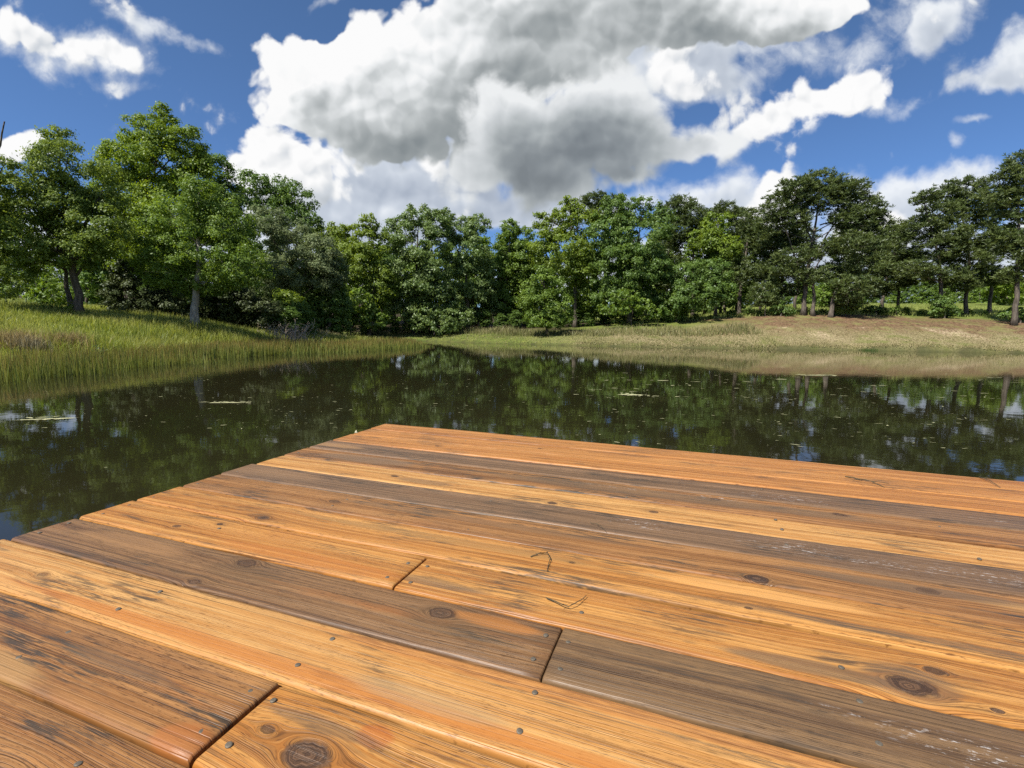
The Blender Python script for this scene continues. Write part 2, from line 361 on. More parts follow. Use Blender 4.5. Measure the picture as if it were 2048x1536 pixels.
def wood(name, seed, light, mid, dark, grey=.3, red=.25, ring=60., knots=(), scuffs=(), patches=(), figure=.0):
    light, mid, dark = ((p[0]*.60, p[1]*.595, p[2]*.61) for p in (light, mid, dark))
    mt = material(name); c = objco(); u, v, z = sep(c)
    s = seed*3.71
    lw = noise(xyz(u*.9, v*5.0, s), 1.0, 2, .5)-.5
    psi = v+lw*(.012+figure)
    km = None; kring = None; halo = None
    for (ku, kv, a, dk) in knots:
        a = a*.85; wob = (noise(xyz(u*34, v*34, s+ku), 1.0, 3, .6)-.5)*a*.95
        du = (u-ku)*.62; dv = v-kv
        r2 = du*du+dv*dv; r = r2.sqrt()+wob
        psi = psi-dv*(a*a*1.25/(r2.max(a*a*.5)))
        mk = r.step(a*1.02, a*.78)*dk
        rg = noise(xyz(r*(1/(a*.20)), (du.abs()*.4+s)/a*.5, s), 1.0, 2, .6).step(.36, .64)
        du2 = (u-ku)*.30; hl = X._m(.30, 'POWER', (du2*du2+dv*dv)/(a*a*2.2))*dk
        km = mk if km is None else km.max(mk); halo = hl if halo is None else halo.max(hl)
        kring = rg*mk if kring is None else kring.max(rg*mk)
    fib = noise(xyz(u*7.0, psi*520, s), 1.0, 3, .6)
    spk = noise(xyz(u*48, psi*560, s+4), 1.0, 3, .65); spm = noise(xyz(u*3, v*24, s+5), 1.0, 3).step(.35, .62)
    band = noise(xyz(u*.55, psi*ring, s+9), 1.0, 4, .62)
    band2 = noise(xyz(u*.35, psi*ring*2.7, s+13), 1.0, 3, .6)
    lines = (noise(xyz(u*.42, psi*150, s+21), 1.0, 2, .5)-.5).abs().step(.035, .0)      # thin dark latewood lines
    t = (band*.62+band2*.38)
    k = ramp(t.step(.30, .70), [(0.0, dark), (.34, mid), (.72, light), (1.0, tuple(min(1, q*1.18) for q in light))])
    bl = noise(xyz(u*1.9, v*11, s+31), 1.0, 4, .6)
    k = mix(bl.step(.47, .70)*grey, k, (dark[0]*.85+.01, dark[1]*.98+.01, dark[2]*1.3+.008))
    rd = noise(xyz(u*2.6, v*16, s+41), 1.0, 4, .62)
    k = mix(rd.step(.52, .74)*red, k, (.27, .090, .018))
    k = mix(lines*.75*(noise(xyz(u*3, v*30, s+50), 1.0, 2).step(.35, .6)), k, tuple(q*.45 for q in dark))
    k = mix((spk-.5).step(.03, .18)*(spm*.60+.30), k, tuple(q*.50 for q in dark))
    k = mix((fib-.5).step(.0, .20)*.5, k, tuple(min(1, q*1.25) for q in light))
    wv = noise(xyz(u*3.1, v*13, s+61), 1.0, 3, .6)
    k = mix(wv.step(.50, .64)*noise(xyz(u*11, psi*160, s+66), 1.0, 3, .7).step(.44, .60)*(.6+grey*.8), k, (.046, .034, .023))
    for (pu, pv, ru, rv, pc, pa) in patches:
        a_ = (u-pu)*(1/ru); b_ = (v-pv)*(1/rv); e = X._m(.35, 'POWER', a_*a_+b_*b_)
        e = (e*(.35+noise(xyz(u*5, psi*120, s+71+pu), 1.0, 5, .7)*1.3)).step(.30, .62)
        k = mix(e*pa*.85, k, pc)
    rough = .50-bl*.10
    if km is not None:
        k = mix(halo*.60*noise(xyz(u*14, psi*200, s), 1.0, 4, .65).step(.38, .62), k, (.088, .052, .024))
        kc = mix(kring, (.032, .017, .010), (.118, .062, .031))
        k = mix(km, k, kc)
    for (su, sv, ru, rv) in scuffs:
        a_ = (u-su)*(1/ru); b_ = (v-sv)*(1/rv); e = X._m(.30, 'POWER', a_*a_+b_*b_)
        e = e*noise(xyz(u*46, v*150, s+80+su), 1.0, 4, .75).step(.56, .66)
        k = mix(e*.85, k, (.48, .45, .42))
    h = fib*.5+spk*.35+band2*.5-lines*.7
    if km is not None: h = h-km*.5+kring*.5
    finish(principled(k, rough, .30, bump(h, .55, .0018)))
    return mt
YE = ((.68, .335, .088), (.52, .210, .041), (.29, .105, .024))       # yellow orange
OR = ((.62, .285, .080), (.52, .205, .046), (.32, .115, .026))      # orange
LG = ((.74, .405, .130), (.60, .275, .068), (.34, .145, .038))       # pale yellow
DB = ((.34, .185, .076), (.225, .115, .046), (.110, .056, .025))    # dark brown
GB = ((.31, .180, .090), (.205, .118, .058), (.105, .062, .034))    # grey brown
BR = ((.46, .225, .074), (.32, .140, .040), (.165, .066, .021))     # mid brown
L = 5.0
GREY = (.105, .070, .041)
# row, u0, u1, palette, keyword arguments
PL = [
    (0, 0, L, OR, dict(grey=.08, red=.25, ring=40)),
    (1, 0, L, OR, dict(grey=.10, red=.3, ring=40, knots=[(.93, -.21, .008, .8)])),
    (2, 0, L, OR, dict(grey=.15, red=.5, ring=45, knots=[(.50, -.345, .009, .9)])),
    (3, 0, L, GB, dict(grey=.5, red=.08, scuffs=[(1.83, -.52, .10, .030), (2.5, -.50, .2, .01)], patches=[(.05, -.5, .2, .03, (0.312, 0.172, 0.070), .6)])),
    (4, 0, L, BR, dict(grey=.7, red=.3, knots=[(1.95, -.62, .016, .9), (1.62, -.615, .012, .7)], scuffs=[(1.62, -.60, .07, .02), (1.3, -.62, .1, .008)], patches=[(1.45, -.64, .7, .045, GREY, .75), (.35, -.64, .25, .05, (0.156, 0.101, 0.058), .7)])),
    (5, 0, L, LG, dict(grey=.18, red=.35, knots=[(1.157, -.833, .013, .9), (1.449, -.794, .011, .9), (.574, -.785, .013, .9)], patches=[(.70, -.80, .12, .025, GREY, .6)])),
    (6, 0, L, GB, dict(grey=.35, red=.10, ring=50, knots=[(1.33, -.865, .007, .8)], scuffs=[(1.42, -.905, .06, .03), (1.795, -.915, .10, .03), (1.95, -.935, .10, .02), (2.17, -.925, .16, .03)], patches=[(.12, -.92, .3, .05, (0.203, 0.117, 0.058), .6)])),
    (7, 0, L, BR, dict(grey=.55, red=.25, ring=52, figure=.006, knots=[(1.680, -1.118, .019, 1.0), (2.0, -1.045, .016, .6), (.55, -1.07, .014, .6)], patches=[(1.95, -1.045, .28, .022, GREY, .8), (2.35, -1.06, .3, .03, (0.484, 0.265, 0.086), .45), (1.0, -1.05, .5, .02, GREY, .5)])),
    (8, 0, L, YE, dict(grey=.28, red=.35, ring=46, knots=[(.464, -1.245, .016, 1.0), (1.65, -1.245, .006, .8), (1.30, -1.19, .006, .7)], patches=[(.95, -1.185, .5, .02, (0.234, 0.133, 0.047), .6), (1.66, -1.18, .25, .022, LG[0], .4), (1.9, -1.24, .5, .012, GREY, .55)])),
    (9, 0, .9845, YE, dict(grey=.12, red=.55, ring=40, knots=[(.39, -1.315, .007, 1.0), (.30, -1.365, .010, .7)], patches=[(.75, -1.385, .3, .03, (0.343, 0.125, 0.027), .7)])),
    (9, .9875, L, YE, dict(grey=.28, red=.30, ring=60, knots=[(1.855, -1.379, .026, .95), (1.905, -1.326, .013, .8), (1.95, -1.395, .006, .9)], patches=[(1.06, -1.375, .13, .016, GREY, .65), (1.72, -1.385, .14, .020, GREY, .8), (1.86, -1.37, .07, .045, (0.117, 0.074, 0.043), .6)])),
    (10, 0, 1.3375, DB, dict(grey=.5, red=.45, ring=58, knots=[(.632, -1.447, .020, .75), (1.119, -1.462, .021, .85), (.60, -1.545, .011, .8)], patches=[(.66, -1.485, .12, .03, (0.078, 0.047, 0.022), .4), (1.16, -1.50, .12, .022, (0.078, 0.047, 0.022), .4), (1.22, -1.455, .10, .02, (0.351, 0.133, 0.027), .7), (.30, -1.47, .2, .03, (0.250, 0.133, 0.055), .7)])),
    (10, 1.3395, L, ((.265, .155, .068), (.180, .102, .047), (.100, .058, .030)), dict(grey=.25, red=.05, ring=44, scuffs=[(1.87, -1.485, .09, .016), (1.9, -1.51, .08, .018), (1.74, -1.475, .05, .004)])),
    (11, -.01, L, LG, dict(grey=.20, red=.25, ring=42, knots=[(.289, -1.640, .010, .45)], patches=[(.95, -1.675, .8, .018, (0.351, 0.121, 0.023), .75), (1.35, -1.58, .5, .016, (0.359, 0.133, 0.031), .6), (1.2, -1.66, .15, .02, (0.281, 0.187, 0.094), .55)])),
    (12, -.03, .9825, BR, dict(grey=.42, red=.35, ring=52, patches=[(.72, -1.765, .14, .016, GREY, .55), (.50, -1.83, .18, .03, (0.343, 0.203, 0.078), .6), (.95, -1.83, .05, .03, (0.281, 0.094, 0.023), .7)])),
    (12, .9875, L, YE, dict(grey=.45, red=.5, ring=46, figure=.008, knots=[(1.110, -1.788, .026, 1.0), (1.035, -1.775, .010, .7)], patches=[(1.33, -1.80, .14, .03, (0.281, 0.070, 0.014), .85), (1.17, -1.735, .03, .02, (0.312, 0.078, 0.016), .6), (1.10, -1.745, .11, .012, GREY, .6)])),
    (13, -.05, L, BR, dict(grey=.38, red=.5, ring=70, figure=.022, knots=[(.80, -1.955, .022, .4)])),
]
for rr in range(14, 23): PL.append((rr, 0, L, [YE, BR, OR, DB][rr % 4], dict(grey=.3, red=.3)))

def plank_mesh(u0, u1, row, seed):
    g = np.random.default_rng(seed); v1 = -row*W-.0008; v0 = v1-(W-.0036); T = .032; rad = .0082
    prof = []
    for a in np.linspace(0, 90, 6): prof.append((v0+rad-rad*math.cos(R(a)), -rad+rad*math.sin(R(a))))
    for t in (.2, .4, .6, .8): prof.append((v0+rad+(v1-v0-2*rad)*t, .0))
    for a in np.linspace(90, 0, 6): prof.append((v1-rad+rad*math.cos(R(a)), -rad+rad*math.sin(R(a))))
    prof += [(v1, -T), (v0, -T)]
    pr = np.array(prof); k = len(pr); n = max(6, int((u1-u0)/.035))
    us = np.linspace(u0, u1, n); us = np.concatenate([[u0], [u0+.003], us[1:-1], [u1-.003], [u1]])
    n = len(us)
    zt = .0022*np.cumsum(g.normal(0, .12, n)); zt -= np.linspace(zt[0], zt[-1], n); zt += g.uniform(-.0012, .0012)
    ef = np.convolve(g.normal(0, 1, n+8), np.ones(9)/9, 'valid')*.0016; eb = np.convolve(g.normal(0, 1, n+8), np.ones(9)/9, 'valid')*.0016
    cup = g.uniform(-.0016, .0016)
    V = np.zeros((n, k, 3)); V[:, :, 0] = us[:, None]
    f = (pr[:, 0]-v0)/(v1-v0)
    V[:, :, 1] = pr[:, 0][None]+(ef[:, None]*(1-f)+eb[:, None]*f)
    V[:, :, 2] = pr[:, 1][None]+zt[:, None]+cup*(4*(f-.5)**2)[None]
    V[0, :, 2] -= np.where(pr[:, 1] > -.02, .003, 0); V[-1, :, 2] -= np.where(pr[:, 1] > -.02, .003, 0)
    i = np.arange(n-1)[:, None]*k; j = np.arange(k)[None]; j2 = (j+1) % k
    ff = np.stack([i+j, i+k+j, i+k+j2, i+j2], -1).reshape(-1)
    flat = np.concatenate([ff, np.arange(k), (np.arange(k)+(n-1)*k)[::-1]])
    return np_mesh('deck_plank', V.reshape(-1, 3), flat, np.concatenate([np.full((n-1)*k, 4), [k, k]]), smooth=False)
planks = []
for i, (row, u0, u1, pal, kw) in enumerate(PL):
    me = plank_mesh(u0+rng.uniform(-.004, .004) if u0 <= 0 else u0, u1, row, 100+i)
    me.polygons.foreach_set('use_smooth', np.array([p.loop_total == 4 for p in me.polygons]))
    o = link('deck_plank', me, wood('plank_wood', i+1, *pal, **kw), dock); planks.append((row, u0, u1, o))
PLAB = {3: 'grey brown plank with pale scuffs', 5: 'pale yellow plank with small dark knots', 6: 'dark grey brown plank with white scuffs'}
for row, u0, u1, o in planks:
    if row in PLAB: o['label'] = PLAB[row]
    if row == 10: o['label'] = 'dark brown plank butted against another'
# nails
mt_n = material('nail_steel'); c = objco(); finish(principled(mix(noise(c, 400, 2), (.060, .048, .034), (.16, .135, .10)), .6, .4, metallic=.3))
def nail_mesh():
    a = np.linspace(0, 2*np.pi, 14, endpoint=False); rings = [(.0042, -.002), (.0044, .0001), (.0040, .0006), (.0022, .0008)]
    V = np.concatenate([np.stack([r*np.cos(a), r*np.sin(a), np.full(14, z)], -1) for r, z in rings]); fl, sz = [], []
    for q in range(3):
        for j in range(14): fl += [q*14+j, q*14+(j+1) % 14, q*14+14+(j+1) % 14, q*14+14+j]; sz.append(4)
    fl += list(range(42, 56)); sz.append(14)
    return np_mesh('nail', V, fl, sz, smooth=True)
nm = nail_mesh(); nm.materials.append(mt_n)
NAILS = [(1.339, -1.592), (1.341, -1.664), (.987, -1.597), (.981, -1.667), (.576, -1.598), (.566, -1.666), (.959, -1.735), (.961, -1.809), (1.003, -1.736), (1.010, -1.812),
         (.563, -1.741), (.566, -1.808), (.868, -1.894), (1.317, -1.459), (1.315, -1.524), (1.357, -1.463), (1.361, -1.531), (1.774, -1.444), (1.774, -1.520), (.029, -1.516), (.025, -1.453),
         (.984, -1.178), (1.007, -1.110), (.955, -1.391), (.413, -1.336), (1.010, -1.391), (.962, -1.322), (1.008, -1.318), (1.345, -1.25), (1.345, -1.18), (1.775, -1.24), (.575, -1.18), (.99, -1.25),
         (1.36, -1.10), (1.35, -1.03), (.985, -.97), (.98, -.89), (1.77, -.90), (.575, -1.04), (.57, -1.10), (1.36, -.70), (1.775, -.80), (1.77, -.73), (.03, -1.10), (.03, -1.24), (.03, -1.31), (.035, -1.38),
         (.98, -.62), (.985, -.31), (.57, -.2), (1.36, -.35), (1.77, -.45), (2.18, -.62), (2.18, -.2), (2.18, -.82), (1.77, -1.37), (1.36, -1.37), (2.18, -1.1), (1.775, -1.61), (.03, -.95), (.03, -.66), (.03, -.37), (.03, -.1)]
for (u, v) in NAILS:
    row = int(-v/W); par = next((o for r0, a, b, o in planks if r0 == row and a-.02 <= u <= b), None)
    if par is None: continue
    o = bpy.data.objects.new('nail', nm); col.objects.link(o); o.parent = par
    o.location = (u, v, .0004); o.rotation_euler = (rng.normal(0, .10), rng.normal(0, .10), rng.uniform(0, 6))
# frame under the planks
mt_f = wood('frame_wood', 77, *BR, grey=.5, red=.1)
def box(name, a, b, mat, parent, bev=.004):
    import bmesh
    bm = bmesh.new(); bmesh.ops.create_cube(bm, size=1)
    for q in bm.verts: q.co = Vector([(a[i]+b[i])/2+q.co[i]*(b[i]-a[i]) for i in range(3)])
    bmesh.ops.bevel(bm, geom=bm.edges[:], offset=bev, segments=2, affect='EDGES')
    me = bpy.data.meshes.new(name); bm.to_mesh(me); bm.free(); return link(name, me, mat, parent)
VB = -23*W
for u in (.012, .56, .97, 1.34, 1.76, 2.17, 2.58, 2.99, 3.40, 3.81, 4.22, 4.63, 4.94): box('joist', (u, VB+.06, -.19), (u+.038, -.055, -.034), mt_f, dock)
box('rim_board', (.0, -.052, -.19), (L, -.014, -.034), mt_f, dock); box('rim_board', (.0, VB+.01, -.19), (L, VB+.05, -.034), mt_f, dock)
for u in (.06, 2.4, 4.75):
    for v in (-.20, -2.9): box('post', (u, v, -2.0), (u+.09, v+.09, -.036), mt_f, dock)

# ------------------------------------------------------------------ plants: shared leaf machinery
def leaf_material(name, a, b, tip=None, trans=.48, gloss=.02):
    mt = material(name); t = attr('tint'); k = mix(t, a, b)
    if tip: k = mix(attr('along').step(.45, 1.0)*(t*1.2-.10).sat(), k, tip)
    k = mix(noise(objco(), .55, 2).step(.35, .7)*.35, k, tuple(q*.62 for q in a))
    nt = X.nt
    d = nt.nodes.new('ShaderNodeBsdfDiffuse'); inp(d, 0, k)
    tr = nt.nodes.new('ShaderNodeBsdfTranslucent'); hs = nt.nodes.new('ShaderNodeHueSaturation'); inp(hs, 'Color', k); hs.inputs['Hue'].default_value = .485; hs.inputs['Saturation'].default_value = 1.1; hs.inputs['Value'].default_value = 1.15
    nt.links.new(hs.outputs[0], tr.inputs[0])
    m1 = nt.nodes.new('ShaderNodeMixShader'); m1.inputs[0].default_value = trans; nt.links.new(d.outputs[0], m1.inputs[1]); nt.links.new(tr.outputs[0], m1.inputs[2])
    gl = nt.nodes.new('ShaderNodeBsdfGlossy'); gl.inputs['Roughness'].default_value = .5; gl.inputs[0].default_value = (.9, .95, .9, 1)
    m2 = nt.nodes.new('ShaderNodeMixShader'); m2.inputs[0].default_value = gloss; nt.links.new(m1.outputs[0], m2.inputs[1]); nt.links.new(gl.outputs[0], m2.inputs[2])
    finish(X(m2.outputs[0])); return mt
LM = {
    'bright': leaf_material('leaf_bright', (.120, .195, .020), (.255, .345, .042)),
    'olive': leaf_material('leaf_olive', (.120, .182, .030), (.230, .300, .055)),
    'mid': leaf_material('leaf_mid', (.108, .185, .026), (.220, .315, .050)),
    'dark': leaf_material('leaf_dark', (.086, .158, .030), (.175, .262, .052)),
    'yellow': leaf_material('leaf_yellow', (.130, .198, .022), (.255, .335, .046)),
    'pale': leaf_material('leaf_pale', (.130, .172, .070), (.255, .300, .150), gloss=.01),
    'fleck': leaf_material('leaf_fleck', (.112, .188, .040), (.235, .310, .092), gloss=.03),
    'cedar': leaf_material('leaf_cedar', (.040, .058, .016), (.080, .095, .030), trans=.15),
    'pine': leaf_material('needles', (.054, .084, .021), (.128, .162, .038), trans=.28, gloss=.03),
    'dry': leaf_material('twig_dry', (.28, .22, .16), (.50, .42, .33), trans=.2),
}
mt_b = material('bark'); c = objco(); x, y, z = sep(c); bk = noise(xyz(x*6, y*6, z*1.1), 2.0, 4, .65)
finish(principled(mix(bk.step(.3, .7), (.050, .040, .030), (.155, .130, .105)), .9, .2, bump(bk, .8, .05)))
mt_bl = material('bark_pale'); c = objco(); x, y, z = sep(c); bk = noise(xyz(x*5, y*5, z*1.6), 2.0, 4, .65)
finish(principled(mix(bk.step(.3, .7), (.17, .15, .125), (.36, .33, .29)), .9, .2, bump(bk, .6, .04)))

def unit(n, g):
    a = g.normal(size=(n, 3)); return a/np.linalg.norm(a, axis=1)[:, None]
def crown_mesh(blobs, size, k, g, kind='leaf', clump=1.0, holes=.0):
    """blobs: (centre xyz, rx, rd, rz). Returns mesh, clump centres."""
    C, N, T, CC = [], [], [], []
    for (c, rx, rd, rz) in blobs:
        area = math.pi*rx*rz; rc = min(.75, max(.16, .26*min(rx, rz)+.10))*clump
        ncl = max(6, int((1.30 if kind == 'leaf' else 1.6)*area/(rc*rc)))
        d = unit(ncl, g); rr = g.uniform(.40, 1.02, ncl)**.6
        cc = c+d*rr[:, None]*np.array([rx, rd, rz]); CC.append(cc)
        if kind == 'leaf':
            nl = max(10, int(area*k/(2*size*size*.55)/ncl))
            idx = np.repeat(np.arange(ncl), nl)
            off = g.normal(size=(ncl*nl, 3))*.44*rc*np.array([1, 1, .60])
            off[:, 2] -= .25*np.hypot(off[:, 0], off[:, 1])          # drooping sprays
            C.append(cc[idx]+off); out = d[idx]
            n = g.normal(size=(ncl*nl, 3))*.50+off/rc*1.0+out*.35+np.array([0, 0, .55]); N.append(n)
            ct = g.uniform(0, 1, ncl); T.append(np.clip(.55*ct[idx]+.45*g.uniform(0, 1, ncl*nl), 0, 1))
        else:
            nt_ = max(3, int(area*k/.075/ncl)); idx = np.repeat(np.arange(ncl), nt_)
            off = g.normal(size=(ncl*nt_, 3))*.60*rc*np.array([1, 1, .62]); P = cc[idx]+off
            ct = np.clip(.6*g.uniform(0, 1, ncl)[idx]+.4*g.uniform(0, 1, len(P)), 0, 1)
            C.append(P); T.append(ct); N.append(np.zeros_like(P))
    C = np.concatenate(C); N = np.concatenate(N); T = np.concatenate(T)
    if kind == 'leaf':
        N /= np.linalg.norm(N, axis=1)[:, None]+1e-9
        a = np.cross(N, unit(len(C), g)); a /= np.linalg.norm(a, axis=1)[:, None]+1e-9; b = np.cross(N, a)
        s = size*g.uniform(.65, 1.3, len(C))[:, None]
        V = np.stack([C-a*s, C+b*s*.55-N*s*.12, C+a*s, C-b*s*.55-N*s*.12], 1).reshape(-1, 3); t = np.repeat(T, 4)
        me = np_mesh('crown', V, *quads(len(C)), dict(tint=t))
    else:
        q = 9; n = len(C); d = unit(n*q, g); d[:, 2] = np.abs(d[:, 2])*.9+.05; d /= np.linalg.norm(d, axis=1)[:, None]
        base = np.repeat(C, q, 0); ln = size*g.uniform(.7, 1.2, n*q)[:, None]
        w = np.cross(d, unit(n*q, g)); w /= np.linalg.norm(w, axis=1)[:, None]+1e-9; w *= size*.10
        V = np.stack([base, base+d*ln*.5+w, base+d*ln, base+d*ln*.5-w], 1).reshape(-1, 3); t = np.repeat(np.repeat(T, q), 4)
        me = np_mesh('crown', V, *quads(n*q), dict(tint=t))
    return me, np.concatenate(CC)
def tree(name, label, cat, base, Y, blobs, tone, rad=None, lean=(), size=None, k=4.0, kind='leaf', bark=None, group=None, clump=1.0, fork=None, depth=.85, limbs=True, dz=-.12):
    """base: pixel of the trunk foot; blobs: pixel ellipses of the crown; Y: distance"""
    g = np.random.default_rng(abs(hash((base, Y))) % 99991) if False else np.random.default_rng(int(base[0]*13+base[1]*7+Y*31) % 99991)
    s = Y/F; P = at(base[0], base[1], Y); x, y = P[0], P[1]; z = gz(x, y)+dz
    root = empty(name, (x, y, z)); tag(root, label, cat, group); o3 = np.array([x, y, z])
    B = []
    for b in blobs:
        c = at(b[0], b[1], Y+(b[4] if len(b) > 4 else g.uniform(-.5, .5)*b[2]*s)); B.append((c-o3, b[2]*s, b[2]*s*depth, b[3]*s))
    k = k*(1.45 if kind == 'leaf' and Y > 26 else 1.1)
    size = size or max(.052, min(.112, Y*.0023))
    me, CC = crown_mesh(B, size if kind == 'leaf' else .33, k, g, kind, clump)
    link('crown', me, LM[tone], root)
    # trunk and limbs
    top = max(B, key=lambda q: q[0][2])[0]
    pts = [np.zeros(3)]+[at(a, b, Y)-o3 for a, b in lean]
    cen = np.mean([q[0] for q in B], axis=0)
    if not lean: pts.append(np.array([cen[0]*.06+g.normal(0, .06), 0, cen[2]*.38])); pts.append(np.array([cen[0]*.30+g.normal(0, .1), cen[1]*.3, cen[2]*.72]))
    pts.append(top*np.array([1, 1, .96]))
    pts = np.array(pts); rad = rad or max(.06, .016*top[2]+.02)
    tt = np.linspace(0, len(pts)-1, 14); PP = np.stack([np.interp(tt, np.arange(len(pts)), pts[:, i]) for i in range(3)], -1)
    PP[1:-1] += g.normal(0, .03, PP[1:-1].shape)*min(1, rad*8)
    hh = np.clip(PP[:, 2]/max(top[2], .1), 0, 1); rr = rad*(1-.86*hh)+rad*.45*np.exp(-PP[:, 2]/(rad*2.2))
    paths = [(PP, rr)]
    if fork:
        for (fx, fy, tx, ty, fr) in fork:
            a = at(fx, fy, Y)-o3; b = at(tx, ty, Y+g.uniform(-.4, .4))-o3; q = wobble(a, b, 8, .05); paths.append((q, np.linspace(fr, fr*.35, 8)))
    if limbs:
        for (c, rx, rd, rz) in B:
            j = int(np.argmin(np.abs(PP[:, 2]-max(.3*top[2], c[2]-rz*.9-.25*abs(c[0])))))
            q = wobble(PP[j], c+np.array([0, 0, -.1*rz]), 6, .05, np.array([0, 0, .06*rz])); paths.append((q, np.linspace(max(.02, rr[j]*.5), .014, 6)))
            near = CC[np.argsort(np.linalg.norm((CC-c)/np.array([rx, rd, rz]), axis=1))[:60]]
            for e in near[g.integers(0, len(near), 5)]: paths.append((wobble(q[3], e, 4, .04), np.linspace(.022, .008, 4)))
    me = np_mesh('trunk', *tube(paths, 8), smooth=True)
    link('trunk', me, bark or mt_b, root)
    return root

